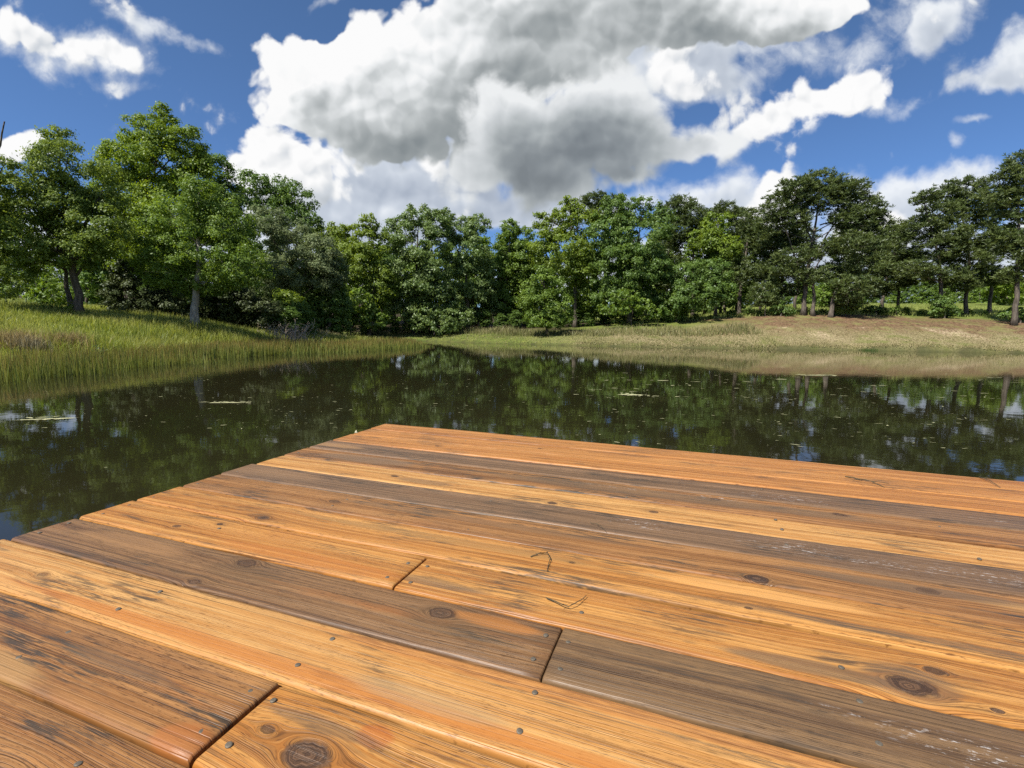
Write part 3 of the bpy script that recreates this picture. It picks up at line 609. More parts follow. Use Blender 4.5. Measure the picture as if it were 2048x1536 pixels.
TREES = [
 # ---- left bank
 dict(name='tree', label='broad olive green tree with a dark leaning trunk on the left bank', base=(158, 622), Y=22, tone='olive', rad=.165, lean=[(146, 540), (132, 430)], k=4.0, depth=.8,
      blobs=[(118, 320, 52, 48), (60, 385, 62, 52), (190, 375, 58, 55), (125, 410, 72, 52), (45, 460, 62, 45), (205, 455, 60, 46), (118, 282, 30, 30), (150, 500, 65, 36), (30, 530, 55, 30)],
      fork=[(146, 540, 60, 400, .09), (140, 500, 205, 380, .09), (146, 560, 215, 470, .06), (143, 520, 40, 470, .07)]),
 dict(name='tree', label='slender dark stemmed tree growing right against the big leaning trunk', base=(140, 612), Y=22.6, tone='olive', rad=.12, lean=[(132, 540)], k=2.2, blobs=[(90, 500, 45, 30), (105, 455, 35, 30), (150, 470, 30, 30)]),
 dict(name='tree', label='tallest bright green tree of the left bank with a ragged top', base=(256, 630), Y=28, tone='bright', rad=.24, k=3.5, depth=.8,
      blobs=[(328, 232, 26, 26), (290, 268, 46, 34), (372, 288, 38, 38), (315, 318, 75, 46), (232, 330, 45, 40), (268, 380, 88, 55), (385, 350, 45, 50), (345, 420, 80, 55), (225, 440, 60, 48), (285, 490, 90, 48), (220, 300, 20, 18)], fork=[(262, 560, 330, 240, .08), (260, 540, 230, 340, .07), (265, 500, 380, 320, .07)]),
 dict(name='tree', label='full green tree with a pale straight trunk bare near the grass', base=(391, 652), Y=24, tone='mid', rad=.19, k=3.7, bark=mt_bl,
      blobs=[(398, 385, 42, 48), (350, 440, 62, 48), (448, 450, 62, 52), (395, 490, 95, 50), (478, 530, 58, 42), (330, 530, 52, 42), (425, 555, 66, 34), (375, 575, 30, 20)]),
 dict(name='tree', label='dark green tree rising behind the pale trunked tree', base=(440, 642), Y=33, tone='dark', k=3.6, blobs=[(425, 345, 36, 42), (455, 395, 40, 42), (425, 430, 56, 54), (470, 450, 35, 40)]),
 dict(name='tree', label='airy dark crowned tree whose two humps stand against the white cloud', base=(560, 656), Y=43, tone='dark', k=3.0, rad=.2, blobs=[(508, 372, 32, 32), (553, 378, 34, 26), (588, 398, 40, 36), (617, 440, 26, 32), (562, 430, 58, 40), (545, 480, 60, 42)]),
 dict(name='tree', label='greyish pale leaved tree hanging toward the cove', base=(600, 660), Y=38, tone='pale', k=3.3, blobs=[(530, 448, 40, 38), (585, 475, 50, 38), (640, 500, 45, 36), (610, 540, 62, 42), (662, 545, 30, 42), (555, 540, 45, 45)]),
 dict(name='tree', label='dark leafy tree drooping to the water at the cove mouth', base=(650, 668), Y=40, tone='dark', k=4.0, blobs=[(630, 590, 50, 42), (670, 600, 38, 45), (610, 630, 40, 28), (660, 645, 40, 24)]),
 dict(name='shrub', label='yellow green upright shrub at the wood edge by the cove', cat='shrub', base=(578, 655), Y=33.5, tone='yellow', k=4.0, size=.09, blobs=[(575, 597, 26, 26), (590, 622, 24, 26), (558, 625, 26, 24), (578, 645, 30, 16)]),
 dict(name='cedar_tree', label='dark cedar with brownish needles right of the pale trunk', base=(455, 650), Y=29, tone='cedar', k=4.5, size=.07, blobs=[(448, 560, 34, 30), (440, 595, 48, 32), (490, 598, 42, 32), (460, 630, 60, 20), (520, 620, 40, 28)]),
 dict(name='cedar_tree', label='black green cedar under the tallest left tree', base=(263, 632), Y=27, tone='cedar', k=4.8, size=.07, blobs=[(258, 545, 34, 34), (262, 585, 46, 30), (275, 612, 60, 20), (320, 600, 40, 28)]),
 dict(name='cedar_tree', label='low dark cedar left of the pale trunk', base=(335, 642), Y=28, tone='cedar', k=4.8, size=.07, blobs=[(335, 575, 36, 30), (335, 610, 50, 26)]),
 dict(name='shrub', label='light leaved bush at the edge of the far left field', cat='shrub', base=(88, 622), Y=25, tone='mid', k=3.2, size=.08, blobs=[(84, 566, 34, 28), (108, 585, 36, 26), (78, 600, 26, 20)]),
 dict(name='shrub', label='low pale green weeds bush left of the leaning trunk foot', cat='shrub', base=(125, 630), Y=21.6, tone='yellow', k=2.4, size=.06, blobs=[(122, 615, 26, 13), (95, 620, 22, 10)]),
 dict(name='tree', label='leaning tree cut by the left edge of the view with a bare branch tip', base=(-62, 620), Y=20, tone='olive', k=4.0, rad=.2, blobs=[(-15, 400, 55, 60), (5, 340, 30, 28), (15, 480, 52, 45), (-45, 470, 60, 55), (10, 560, 45, 32)], fork=[(-30, 400, 9, 243, .06)]),
 # ---- middle treeline
 dict(name='tree', label='olive topped tree just right of the pale leaved tree', base=(665, 660), Y=50, tone='yellow', k=3.8, blobs=[(655, 470, 34, 28), (692, 468, 36, 26), (640, 505, 38, 36), (690, 520, 45, 45)]),
 dict(name='tree', label='narrow yellow green tree with a pointed top left of centre', base=(738, 664), Y=45, tone='yellow', k=3.9, blobs=[(738, 446, 20, 18), (740, 485, 36, 34), (722, 530, 38, 42), (755, 560, 38, 45), (730, 605, 46, 36)]),
 dict(name='tree', label='broad tree with pale flecked leaves and a rounded top left of the dock corner', base=(830, 664), Y=48, tone='fleck', k=4.0, blobs=[(838, 432, 34, 22), (798, 460, 30, 30), (876, 448, 26, 28), (840, 485, 60, 42), (825, 545, 62, 48), (800, 592, 48, 40), (865, 560, 40, 45)]),
 dict(name='tree', label='tree with two small leafy peaks behind the pale flecked tree', base=(935, 662), Y=50, tone='fleck', k=3.9, blobs=[(892, 432, 18, 16), (925, 460, 36, 28), (956, 446, 24, 20), (930, 505, 52, 42), (942, 555, 54, 48), (950, 605, 52, 38)]),
 dict(name='tree', label='thin topped green tree left of the yellow green one', base=(1008, 657), Y=53, tone='mid', k=3.9, blobs=[(1020, 456, 18, 22), (1012, 498, 32, 36), (1000, 548, 40, 46), (1010, 602, 46, 42)]),
 dict(name='tree', label='plain green tree in the lowest dip of the tree line', base=(1048, 656), Y=54, tone='mid', k=3.9, blobs=[(1046, 478, 26, 24), (1040, 525, 40, 38), (1052, 575, 40, 42), (1040, 620, 46, 32)]),
 dict(name='tree', label='low broadleaf tree with light leaf undersides at the shore', base=(868, 662), Y=47, tone='fleck', k=4.0, blobs=[(872, 650, 52, 18), (875, 595, 44, 36), (905, 630, 44, 28), (840, 628, 40, 30)]),
 dict(name='tree', label='small big leaved tree leaning over the cove shore', base=(702, 672), Y=43.5, tone='mid', k=3.6, size=.17, blobs=[(692, 630, 34, 24), (722, 602, 28, 26), (745, 640, 34, 22)]),
 dict(name='tree', label='round light green bushy tree standing forward on the grassy shore', base=(1095, 656), Y=43, tone='mid', k=4.4, size=.09, blobs=[(1088, 566, 34, 30), (1078, 606, 42, 36), (1112, 618, 38, 32), (1086, 540, 16, 14), (1090, 640, 46, 16)]),
 dict(name='tree', label='yellow green spreading tree behind the round bushy one', base=(1150, 652), Y=49, tone='yellow', k=4.0, blobs=[(1140, 408, 20, 16), (1108, 446, 42, 30), (1160, 445, 42, 36), (1120, 500, 58, 42), (1165, 525, 46, 42), (1178, 592, 42, 40)]),
 dict(name='oak_tree', label='large dark blue green oak with layered boughs at centre right', base=(1258, 652), Y=47, tone='dark', k=4.2, blobs=[(1230, 420, 40, 28), (1284, 422, 42, 28), (1326, 448, 26, 30), (1212, 462, 42, 34), (1270, 474, 66, 40), (1250, 530, 66, 42), (1300, 535, 46, 38), (1232, 590, 52, 34), (1285, 600, 46, 28)]),
 dict(name='tree', label='small light green tree spreading flat boughs under the oak', base=(1262, 656), Y=44.5, tone='mid', k=3.0, size=.13, blobs=[(1230, 618, 36, 12), (1275, 608, 40, 12), (1250, 590, 34, 12), (1300, 625, 26, 12)]),
 dict(name='pine_tree', label='dark pine top peeking between the yellow green tree and the oak', base=(1205, 650), Y=57, tone='pine', kind='pine', k=5.6, blobs=[(1192, 402, 30, 16), (1236, 398, 13, 9), (1212, 425, 34, 20)]),
 dict(name='pine_tree', label='pine with a blunt crown right of the oak', base=(1385, 642), Y=54, tone='pine', kind='pine', k=5.6, rad=.2, blobs=[(1366, 408, 24, 16), (1342, 425, 24, 18), (1388, 430, 28, 20), (1362, 462, 40, 30), (1405, 475, 30, 34)]),
 dict(name='tree', label='bright green leafy tree wedged between two pines', base=(1430, 640), Y=50, tone='bright', k=4.0, blobs=[(1435, 442, 30, 22), (1412, 478, 34, 28), (1445, 495, 34, 30)]),
 dict(name='pine_tree', label='pine behind the bright green wedged tree', base=(1475, 638), Y=56, tone='pine', kind='pine', k=5.6, blobs=[(1452, 422, 28, 16), (1482, 440, 28, 20), (1425, 430, 18, 14), (1500, 470, 30, 26)]),
 dict(name='oak_tree', label='low wide oak with its skirt near the grass right of centre', base=(1352, 645), Y=46, tone='dark', k=4.4, blobs=[(1368, 550, 46, 34), (1418, 548, 42, 34), (1392, 590, 56, 28), (1352, 605, 36, 24), (1440, 585, 30, 26), (1345, 630, 30, 14)]),
 dict(name='pine_tree', label='bushy pine left of the domed pines', base=(1478, 634), Y=50, tone='pine', kind='pine', k=3.2, rad=.2, blobs=[(1500, 438, 32, 20), (1530, 465, 32, 28), (1488, 485, 40, 34), (1515, 530, 45, 30), (1472, 550, 36, 30)]),
 dict(name='tree', label='young green pine with drooping boughs in front of the pine trunks', base=(1530, 625), Y=46.5, tone='pine', kind='pine', k=5.6, blobs=[(1532, 580, 30, 16), (1518, 600, 26, 14), (1545, 605, 24, 12)]),
 # ---- right pines
 dict(name='pine_tree', label='tall pine whose wide dome crown rules the right bank', base=(1606, 634), Y=46, tone='pine', kind='pine', k=5.6, rad=.22, lean=[(1612, 560), (1628, 470)], depth=.75,
      blobs=[(1640, 362, 38, 18), (1592, 382, 36, 22), (1690, 382, 40, 22), (1560, 415, 34, 24), (1728, 415, 36, 26), (1640, 402, 56, 26), (1538, 450, 24, 22), (1755, 450, 26, 26), (1700, 440, 42, 26), (1590, 440, 30, 18)],
      fork=[(1612, 580, 1560, 420, .10), (1618, 530, 1700, 400, .10), (1625, 490, 1590, 385, .07), (1640, 450, 1730, 420, .06)]),
 dict(name='pine_tree', label='second stem pine close beside the domed pine', base=(1626, 636), Y=45.5, tone='pine', kind='pine', k=2.6, rad=.18, lean=[(1628, 540)], blobs=[(1650, 500, 36, 14), (1595, 515, 40, 18), (1570, 545, 42, 18), (1625, 555, 34, 15)]),
 dict(name='pine_tree', label='pine with low spreading boughs right of the domed pine stems', base=(1661, 634), Y=45, tone='pine', kind='pine', k=5.6, rad=.2, blobs=[(1700, 490, 50, 20), (1735, 530, 42, 22), (1670, 545, 42, 20), (1710, 575, 48, 22), (1690, 605, 40, 14), (1745, 490, 30, 20)]),
 dict(name='pine_tree', label='slim pine left of the domed pine stems', base=(1560, 625), Y=48, tone='pine', kind='pine', k=5.6, rad=.17, blobs=[(1548, 495, 36, 24), (1575, 480, 28, 20), (1545, 545, 42, 24), (1580, 580, 28, 14)]),
 dict(name='pine_tree', label='dark pine filling the dip between the two pine clumps', base=(1795, 628), Y=51, tone='pine', kind='pine', k=5.6, blobs=[(1788, 465, 26, 18), (1775, 505, 40, 24), (1812, 530, 40, 24), (1785, 560, 45, 22), (1745, 580, 36, 18)]),
 dict(name='pine_tree', label='pine with shelf like boughs above the dark bush', base=(1877, 628), Y=46, tone='pine', kind='pine', k=5.6, rad=.2, blobs=[(1850, 396, 24, 15), (1882, 430, 42, 24), (1838, 460, 40, 24), (1872, 500, 56, 26), (1828, 540, 42, 18), (1888, 552, 46, 18), (1905, 470, 30, 24)]),
 dict(name='pine_tree', label='pine with a grey bare lower stem standing in the field strip', base=(1931, 622), Y=48, tone='pine', kind='pine', k=5.6, rad=.18, blobs=[(1918, 374, 28, 16), (1895, 398, 30, 18), (1940, 412, 42, 28), (1958, 468, 42, 30), (1938, 525, 42, 24), (1925, 570, 34, 14)]),
 dict(name='pine_tree', label='pine second from the right edge with a thin dark stem', base=(1979, 620), Y=50, tone='pine', kind='pine', k=5.6, rad=.17, blobs=[(1967, 372, 18, 14), (1982, 412, 30, 28), (1992, 490, 32, 30), (1985, 550, 36, 22)]),
 dict(name='pine_tree', label='tallest right pine cut by the right edge of the view', base=(2028, 646), Y=41, tone='pine', kind='pine', k=5.6, rad=.2, blobs=[(2036, 322, 22, 16), (2014, 350, 22, 16), (2052, 362, 36, 28), (2008, 395, 22, 20), (2042, 425, 42, 28), (2018, 480, 34, 20), (2062, 500, 40, 34), (2035, 550, 30, 18)]),
 dict(name='shrub', label='dark evergreen bush at the foot of the shelf boughed pine', cat='shrub', base=(1888, 634), Y=44.6, tone='dark', k=4.5, size=.09, blobs=[(1886, 606, 20, 20), (1895, 622, 24, 12), (1872, 624, 14, 10)]),
 dict(name='shrub', label='low green bush at the foot of the rightmost pine', cat='shrub', base=(2040, 646), Y=42, tone='dark', k=4.0, size=.09, blobs=[(2044, 625, 26, 16), (2015, 630, 16, 9)]),
 dict(name='shrub', label='small round bush on the bank top in front of the field', cat='shrub', base=(1752, 625), Y=46.5, tone='dark', k=3.6, size=.08, blobs=[(1752, 617, 14, 8)]),
 dict(name='shrub', label='small loose bush between the round bush and the dark evergreen', cat='shrub', base=(1792, 626), Y=47, tone='mid', k=3.0, size=.07, blobs=[(1792, 618, 9, 7)]),
 dict(name='shrub', label='shrub at the feet of the domed pine stems', cat='shrub', base=(1560, 634), Y=45.8, tone='dark', k=3.6, size=.08, blobs=[(1560, 614, 20, 14), (1575, 622, 16, 9)]),
 dict(name='shrub', label='brushy sapling right of the low boughed pine stem', cat='shrub', base=(1690, 632), Y=45.6, tone='mid', k=2.0, size=.07, blobs=[(1700, 610, 22, 16), (1678, 616, 12, 12)]),
 dict(name='tree', label='fresh green tree across the field behind the right pines', base=(2000, 608), Y=75, tone='bright', k=4.0, size=.2, blobs=[(1990, 565, 34, 26), (2030, 570, 30, 24), (2010, 590, 40, 18)]),
 dict(name='tree', label='green tree glimpsed between the low boughed pine and the domed pine stems', base=(1645, 612), Y=72, tone='mid', k=4.0, size=.2, blobs=[(1645, 570, 28, 24), (1650, 595, 30, 16)]),
]
for t in TREES:
    t = dict(t); cat = t.pop('cat', 'tree'); tree(t.pop('name'), t.pop('label'), cat, t.pop('base'), t.pop('Y'), t.pop('blobs'), t.pop('tone'), **t)

# woodland behind the front rows: three grown trees, then copies
def proto(blobs, tone, seed, size=.17, kind='leaf', k=4.2):
    g = np.random.default_rng(seed); B = [(np.array(b[:3], float), b[3], b[3]*.9, b[4]) for b in blobs]
    me, CC = crown_mesh(B, size if kind == 'leaf' else .36, k, g, kind); me.materials.append(LM[tone])
    top = max(B, key=lambda q: q[0][2])[0]; PP = wobble(np.zeros(3), top, 10, .06); rr = np.linspace(.19, .03, 10); paths = [(PP, rr)]
    for c, rx, rd, rz in B:
        j = int(np.argmin(np.abs(PP[:, 2]-max(1.2, c[2]-rz)))); paths.append((wobble(PP[j], c, 5, .05), np.linspace(rr[j]*.5, .02, 5)))
    tm = np_mesh('trunk', *tube(paths, 7), smooth=True); tm.materials.append(mt_b); return me, tm
PR = [proto([(0, 0, 8.6, 1.0, .9), (.9, .2, 7.3, 1.4, 1.2), (-1.0, 0, 7.0, 1.4, 1.2), (0, .3, 5.6, 2.0, 1.4), (1.2, 0, 4.0, 1.5, 1.2), (-1.2, 0, 3.6, 1.6, 1.3), (0, 0, 1.9, 1.7, 1.3)], 'dark', 1),
      proto([(.2, 0, 8.9, .9, .9), (-.5, .2, 7.6, 1.2, 1.1), (.9, 0, 6.6, 1.4, 1.2), (-.6, 0, 5.2, 1.7, 1.4), (.7, 0, 3.5, 1.7, 1.4), (-.3, 0, 1.8, 1.8, 1.3)], 'mid', 2),
      proto([(0, 0, 9.2, 1.0, .7), (.8, .2, 8.4, 1.2, .7), (-.9, 0, 8.0, 1.2, .7), (.1, 0, 7.1, 1.7, .8), (1.0, 0, 6.0, 1.4, .7), (-1.0, 0, 5.4, 1.3, .7), (.2, 0, 4.2, 1.6, .7)], 'pine', 3, kind='pine', k=3.2)]
def copy_tree(name, label, group, kind, x, y, s, sz=1.0, cat='tree', dz=-.1):
    o = empty(name, (x, y, gz(x, y)+dz), rng.uniform(0, 6.28)); tag(o, label, cat, group); o.scale = (s, s, s*sz)
    for nmx, me in (('crown', PR[kind][0]), ('trunk', PR[kind][1])):
        q = bpy.data.objects.new(nmx, me); col.objects.link(q); q.parent = o
GW = 'woodland trees filling the gaps behind the front row'
for px in range(625, 1480, 29):
    px2 = px+rng.uniform(-14, 14); Y = rng.uniform(54, 64); P = at(px2, 650, Y); kd = int(rng.integers(0, 2))
    copy_tree('tree', 'shadowed broadleaf tree filling a gap behind the front row of the far wood', GW, kd, P[0], P[1], rng.uniform(.92, 1.10))
for px in range(180, 660, 28):
    px2 = px+rng.uniform(-12, 12); Y = rng.uniform(37, 46); P = at(px2, 640, Y)
    copy_tree('tree', 'shadowed broadleaf tree filling a gap behind the left bank trees', 'woodland trees behind the left bank trees', int(rng.integers(0, 2)), P[0], P[1], rng.uniform(.62, .84))
for px in range(-60, 190, 38):
    P = at(px, 600, rng.uniform(56, 64)); copy_tree('tree', 'dark tree of the hedgerow beyond the far left field', 'hedgerow beyond the far left field', int(rng.integers(0, 2)), P[0], P[1], rng.uniform(.62, .80))
for px in range(1300, 2150, 17):
    P = at(px+rng.uniform(-8, 8), 608, rng.uniform(86, 100)); copy_tree('tree', 'dark tree of the hedgerow across the field behind the right pines', 'hedgerow across the right field', int(rng.integers(0, 2)), P[0], P[1], rng.uniform(.62, .85), .95, dz=-1.7)
for px in (1330, 1450, 1520, 1590, 1690, 1765, 2075, 2130):
    P = at(px, 625, rng.uniform(55, 62)); copy_tree('pine_tree', 'pine standing back behind the front pines of the right bank', 'pines behind the front pines', 2, P[0], P[1], rng.uniform(.95, 1.15))
# dark undergrowth along the wood edges
def under(label, group, pxs, Y0, Y1, y):
    for px in pxs:
        P = at(px, y, rng.uniform(Y0, Y1)); s = rng.uniform(.16, .26)
        o = empty('shrub', (P[0], P[1], gz(P[0], P[1])-.2), rng.uniform(0, 6)); tag(o, label, 'shrub', group); o.scale = (s*1.7, s*1.7, s)
        q = bpy.data.objects.new('foliage', PR[0][0]); col.objects.link(q); q.parent = o
under('dark undergrowth bush in the shade at the edge of the far wood', 'undergrowth along the far wood', range(640, 1340, 30), 48.5, 51, 655)
under('dark undergrowth bush in the shade under the left bank trees', 'undergrowth under the left bank trees', range(280, 640, 30), 30, 36, 645)

for px in range(1400, 2060, 30):
    P = at(px+rng.uniform(-10, 10), 630, rng.uniform(46.3, 48.2)); s_ = rng.uniform(.07, .13)
    o = empty('shrub', (P[0], P[1], gz(P[0], P[1])-.1), rng.uniform(0, 6)); tag(o, 'low dark brush patch on the bank top under the right pines', 'shrub', 'brush along the right bank top'); o.scale = (s_*1.8, s_*1.6, s_*.75)
    q = bpy.data.objects.new('foliage', PR[int(rng.integers(0, 2))][0]); col.objects.link(q); q.parent = o
# ------------------------------------------------------------------ grasses and reeds
def blades(x, y, z, h, w, lean, g, tint=None, wind=(0, 0)):
    n = len(x); a = g.uniform(0, 2*np.pi, n); d = np.stack([np.cos(a), np.sin(a)], -1)*lean[:, None]*h[:, None]+np.array(wind)*h[:, None]
    b = g.uniform(0, 2*np.pi, n); s = np.stack([np.cos(b), np.sin(b), np.zeros(n)], -1)*w[:, None]
    B = np.stack([x, y, z-.02], -1); m_ = B+np.stack([d[:, 0]*.35, d[:, 1]*.35, h*.55], -1); tp = B+np.stack([d[:, 0], d[:, 1], h*np.sqrt(np.maximum(.1, 1-lean**2*.5))], -1)
    V = np.stack([B-s, B+s, m_+s*.8, m_-s*.8, tp], 1).reshape(-1, 3)
    i = np.arange(n)*5; fl = np.concatenate([np.stack([i, i+1, i+2, i+3], -1).ravel(), np.stack([i+3, i+2, i+4], -1).ravel()])
    t = g.uniform(0, 1, n) if tint is None else tint
    return V, fl, np.concatenate([np.full(n, 4), np.full(n, 3)]), dict(tint=np.repeat(t, 5), along=np.tile([0, 0, .55, .55, 1.0], n))
def scatter(n, x0, x1, y0, y1, g): return g.uniform(x0, x1, n), g.uniform(y0, y1, n)
g = np.random.default_rng(21)
REED = [(-9.9, 4), (-9.8, 9.3), (-10, 11.9), (-10.2, 16), (-9.5, 21.8), (-6.9, 25.3), (-5.6, 29), (-5.2, 31.5), (-7.5, 37)]
def reed_front(y): q = np.array(REED); return np.interp(y, q[:, 1], q[:, 0])
x, y = scatter(120000, -14, -4, 3, 37, g); D = shore_dist(x, y); fr = reed_front(y)+(vnoise(x, y, 1.1, 3)-.5)*1.5+(vnoise(x, y, .4, 4)-.5)*.5
dens = np.clip((fr-x)/.7, 0, 1); dens *= np.where(y > 26, .45, 1)*(.45+.55*vnoise(x, y, .8, 9)); ok = (D < .5) & (g.uniform(0, 1, len(x)) < dens); x, y = x[ok], y[ok]
h = g.uniform(.34, .72, len(x))*(.8+.35*vnoise(x, y, 2.5, 8)); h *= np.clip((reed_front(y)-x)/1.2+.45, .45, 1)
V = blades(x, y, np.full(len(x), -.05), h, g.uniform(.005, .010, len(x))*np.clip(y/14, .8, 2.2), np.abs(g.normal(0, .14, len(x))), g)
mt = leaf_material('reed', (.110, .150, .026), (.235, .245, .060), tip=(.31, .175, .060), trans=.35)
tag(link('reeds', np_mesh('reeds', *V), mt), 'green reeds with rusty tips standing in the shallow left water', 'reeds', kind='stuff')
# left bank grass
x, y = scatter(420000, -42, -7, 6, 36, g); D = shore_dist(x, y)
n1 = vnoise(x, y, 2.6, 11); vis = (x > -1.25*y-3) & (D > -.3) & (g.uniform(0, 1, len(x)) < np.clip(1.25-y/34, .25, 1))
x, y, D, n1 = x[vis], y[vis], D[vis], n1[vis]; z = height(x, y)
h = (.16+.30*n1)*g.uniform(.6, 1.3, len(x))*np.where(D < 2.5, 1.35, 1); h *= np.where(D > 9, .55, 1)
tn = np.clip(.25+.5*vnoise(x, y, 1.6, 12)+g.normal(0, .22, len(x)), 0, 1)
mt = leaf_material('bank_grass', (.175, .235, .030), (.375, .395, .095), tip=(.45, .42, .14), trans=.45)
tag(link('grass', np_mesh('grass', *blades(x, y, z, h, g.uniform(.005, .010, len(x))*np.clip(y/15, .9, 2), np.abs(g.normal(0, .45, len(x))), g, tn)), mt), 'long yellow green grass covering the left bank', 'grass', kind='stuff')
# far shore rank grass with pinkish seed heads
x, y = scatter(60000, -19, 20, 34, 50, g); D = shore_dist(x, y); pr = np.where(D < 3.4, .55, 1.0)*(1-np.clip((D-5.0)/1.5, 0, 1)); ok = (D > 0) & (g.uniform(0, 1, len(x)) < pr); x, y, D = x[ok], y[ok], D[ok]
h = np.where(D < 3.2, .13, .42)*g.uniform(.5, 1.25, len(x))*(.6+.8*vnoise(x, y, 1.7, 14))
mt = leaf_material('shore_grass', (.13, .15, .045), (.30, .27, .12), tip=(.36, .27, .17), trans=.3)
tag(link('dry_grass', np_mesh('dry_grass', *blades(x, y, height(x, y), h, g.uniform(.012, .024, len(x)), np.abs(g.normal(0, .4, len(x))), g)), mt), 'dry seeding grass along the far shore below the wood', 'grass', kind='stuff')
# mown straw on the right bank
x, y = scatter(150000, 5, 48, 28, 47, g); D = shore_dist(x, y); ok = (D > 0) & (D < 7.0) & (g.uniform(0, 1, len(x)) < np.clip(1.15-D/5, .06, 1)*(.3+.9*vnoise(x, y, 1.3, 15))); x, y, D = x[ok], y[ok], D[ok]
h = g.uniform(.04, .13, len(x))*np.where(D < .7, 1.8, 1)
mt = leaf_material('straw', (.13, .135, .040), (.35, .28, .15), trans=.2)
tag(link('straw', np_mesh('straw', *blades(x, y, height(x, y), h, g.uniform(.010, .020, len(x)), np.abs(g.normal(.6, .5, len(x))), g)), mt), 'short cut straw and stubble lying on the right bank', 'straw', kind='stuff')
# pasture across the bank top and the far left field
x1, y1 = scatter(50000, 10, 62, 46, 88, g); x2, y2 = scatter(12000, -62, -22, 30, 58, g); x = np.r_[x1, x2]; y = np.r_[y1, y2]
h = g.uniform(.12, .38, len(x))
mt = leaf_material('pasture', (.20, .26, .045), (.40, .42, .14), trans=.4)
tag(link('pasture_grass', np_mesh('pasture_grass', *blades(x, y, height(x, y), h, g.uniform(.02, .035, len(x)), np.abs(g.normal(0, .4, len(x))), g)), mt), 'sunlit pasture grass in the fields beyond the banks', 'grass', kind='stuff')

def tuft(name, label, cat, px, py, Y, n, hgt, spread, mat, width=.008, lean=.35, on=None):
    P = at(px, py, Y); zz = gz(P[0], P[1]) if on is None else on; g2 = np.random.default_rng(int(px*3+py))
    a, b = g2.normal(0, spread, n), g2.normal(0, spread*.8, n)
    V = blades(a, b, np.zeros(n), hgt*g2.uniform(.45, 1.15, n), np.full(n, width), np.abs(g2.normal(0, lean, n)), g2)
    o = link(name, np_mesh(name, *V), mat); o.location = (P[0], P[1], zz); tag(o, label, cat); return o
mt_brown = leaf_material('dead_grass', (.22, .17, .065), (.44, .35, .165), trans=.3)
mt_grey = leaf_material('dead_stalk', (.20, .175, .10), (.38, .34, .21), trans=.25)
mt_weed = leaf_material('weed', (.050, .095, .020), (.10, .15, .035), trans=.35)
tuft('grass_clump', 'brown dead grass clump at the left edge of the bank', 'grass clump', 25, 668, 14.3, 900, .55, .34, mt_brown)
tuft('grass_clump', 'grey dead stalk clump beside the brown clump on the left bank', 'grass clump', 55, 678, 14.2, 700, .50, .20, mt_grey)
tuft('grass_clump', 'tan feathery grass clump left of the green weeds', 'grass clump', 128, 660, 15.6, 900, .55, .30, mt_brown)
tuft('grass_clump', 'grey dry clump in the grass below the pale trunk', 'grass clump', 385, 690, 17.5, 500, .35, .30, mt_grey)
tuft('grass_clump', 'dark wet grass clump at the waterline of the right bank', 'grass clump', 1738, 698, 35.4, 260, .26, .28, mt_weed, .015, .6)
def stem_plant(label, px, py, Y, hgt, n, mat, name='weed', leaf=.05, spread=.14, cat='weed'):
    P = at(px, py, Y); g2 = np.random.default_rng(int(px)); z0 = gz(P[0], P[1]); paths, C = [], []
    for i in range(n):
        b = np.array([g2.normal(0, spread), g2.normal(0, spread), 0]); t = b+np.array([g2.normal(0, .10*hgt), g2.normal(0, .10*hgt), hgt*g2.uniform(.7, 1.05)])
        q = wobble(b, t, 7, .012); paths.append((q, np.linspace(.009, .003, 7)))
        for j in range(46): C.append(q[1+j % 6]+g2.normal(0, leaf*.9, 3))
    root = empty(name, (P[0], P[1], z0-.03)); tag(root, label, cat)
    link('stem', np_mesh('stem', *tube(paths, 5)), mt_b, root)
    C = np.array(C); N = unit(len(C), g2)+np.array([0, 0, .5]); N /= np.linalg.norm(N, axis=1)[:, None]; a = np.cross(N, unit(len(C), g2)); b = np.cross(N, a)
    V = np.stack([C-a*leaf, C+b*leaf*.4, C+a*leaf, C-b*leaf*.4], 1).reshape(-1, 3)
    link('leaves', np_mesh('leaves', V, *quads(len(C)), dict(tint=np.repeat(g2.uniform(0, 1, len(C)), 4))), mat, root)
stem_plant('upright green weeds growing in the grass of the left bank', 196, 676, 14.8, .62, 7, mt_weed)
def dry_shrub():
    P = at(578, 676, 27.5); g2 = np.random.default_rng(5); z0 = gz(P[0], P[1]); paths = []
    for i in range(46):
        b = np.array([g2.normal(0, .55), g2.normal(0, .3), 0]); t = b+np.array([g2.normal(0, .45), g2.normal(0, .3), g2.uniform(.6, 1.35)]); q = wobble(b, t, 6, .04); paths.append((q, np.linspace(.016, .006, 6)))
        for j in range(5): paths.append((wobble(q[2+j % 4], q[2+j % 4]+g2.normal(0, .16, 3)+np.array([0, 0, .12]), 4, .015), np.linspace(.009, .004, 4)))
    C = np.concatenate([p[0][-2:] for p in paths]); C = np.repeat(C, 3, 0)+g2.normal(0, .045, (len(C)*3, 3))
    root = empty('dry_shrub', (P[0], P[1], z0-.05)); tag(root, 'bare pinkish grey dead shrub at the end of the left bank', 'shrub')
    mk = material('dry_stem'); finish(principled((.40, .32, .25), .9, .1))
    link('stem', np_mesh('stem', *tube(paths, 4)), mk, root)
    N = unit(len(C), g2); a = np.cross(N, unit(len(C), g2)); b = np.cross(N, a); V = np.stack([C-a*.03, C+b*.018, C+a*.03, C-b*.018], 1).reshape(-1, 3)
    link('seed_heads', np_mesh('seed_heads', V, *quads(len(C)), dict(tint=np.repeat(g2.uniform(0, 1, len(C)), 4))), LM['dry'], root)
dry_shrub()
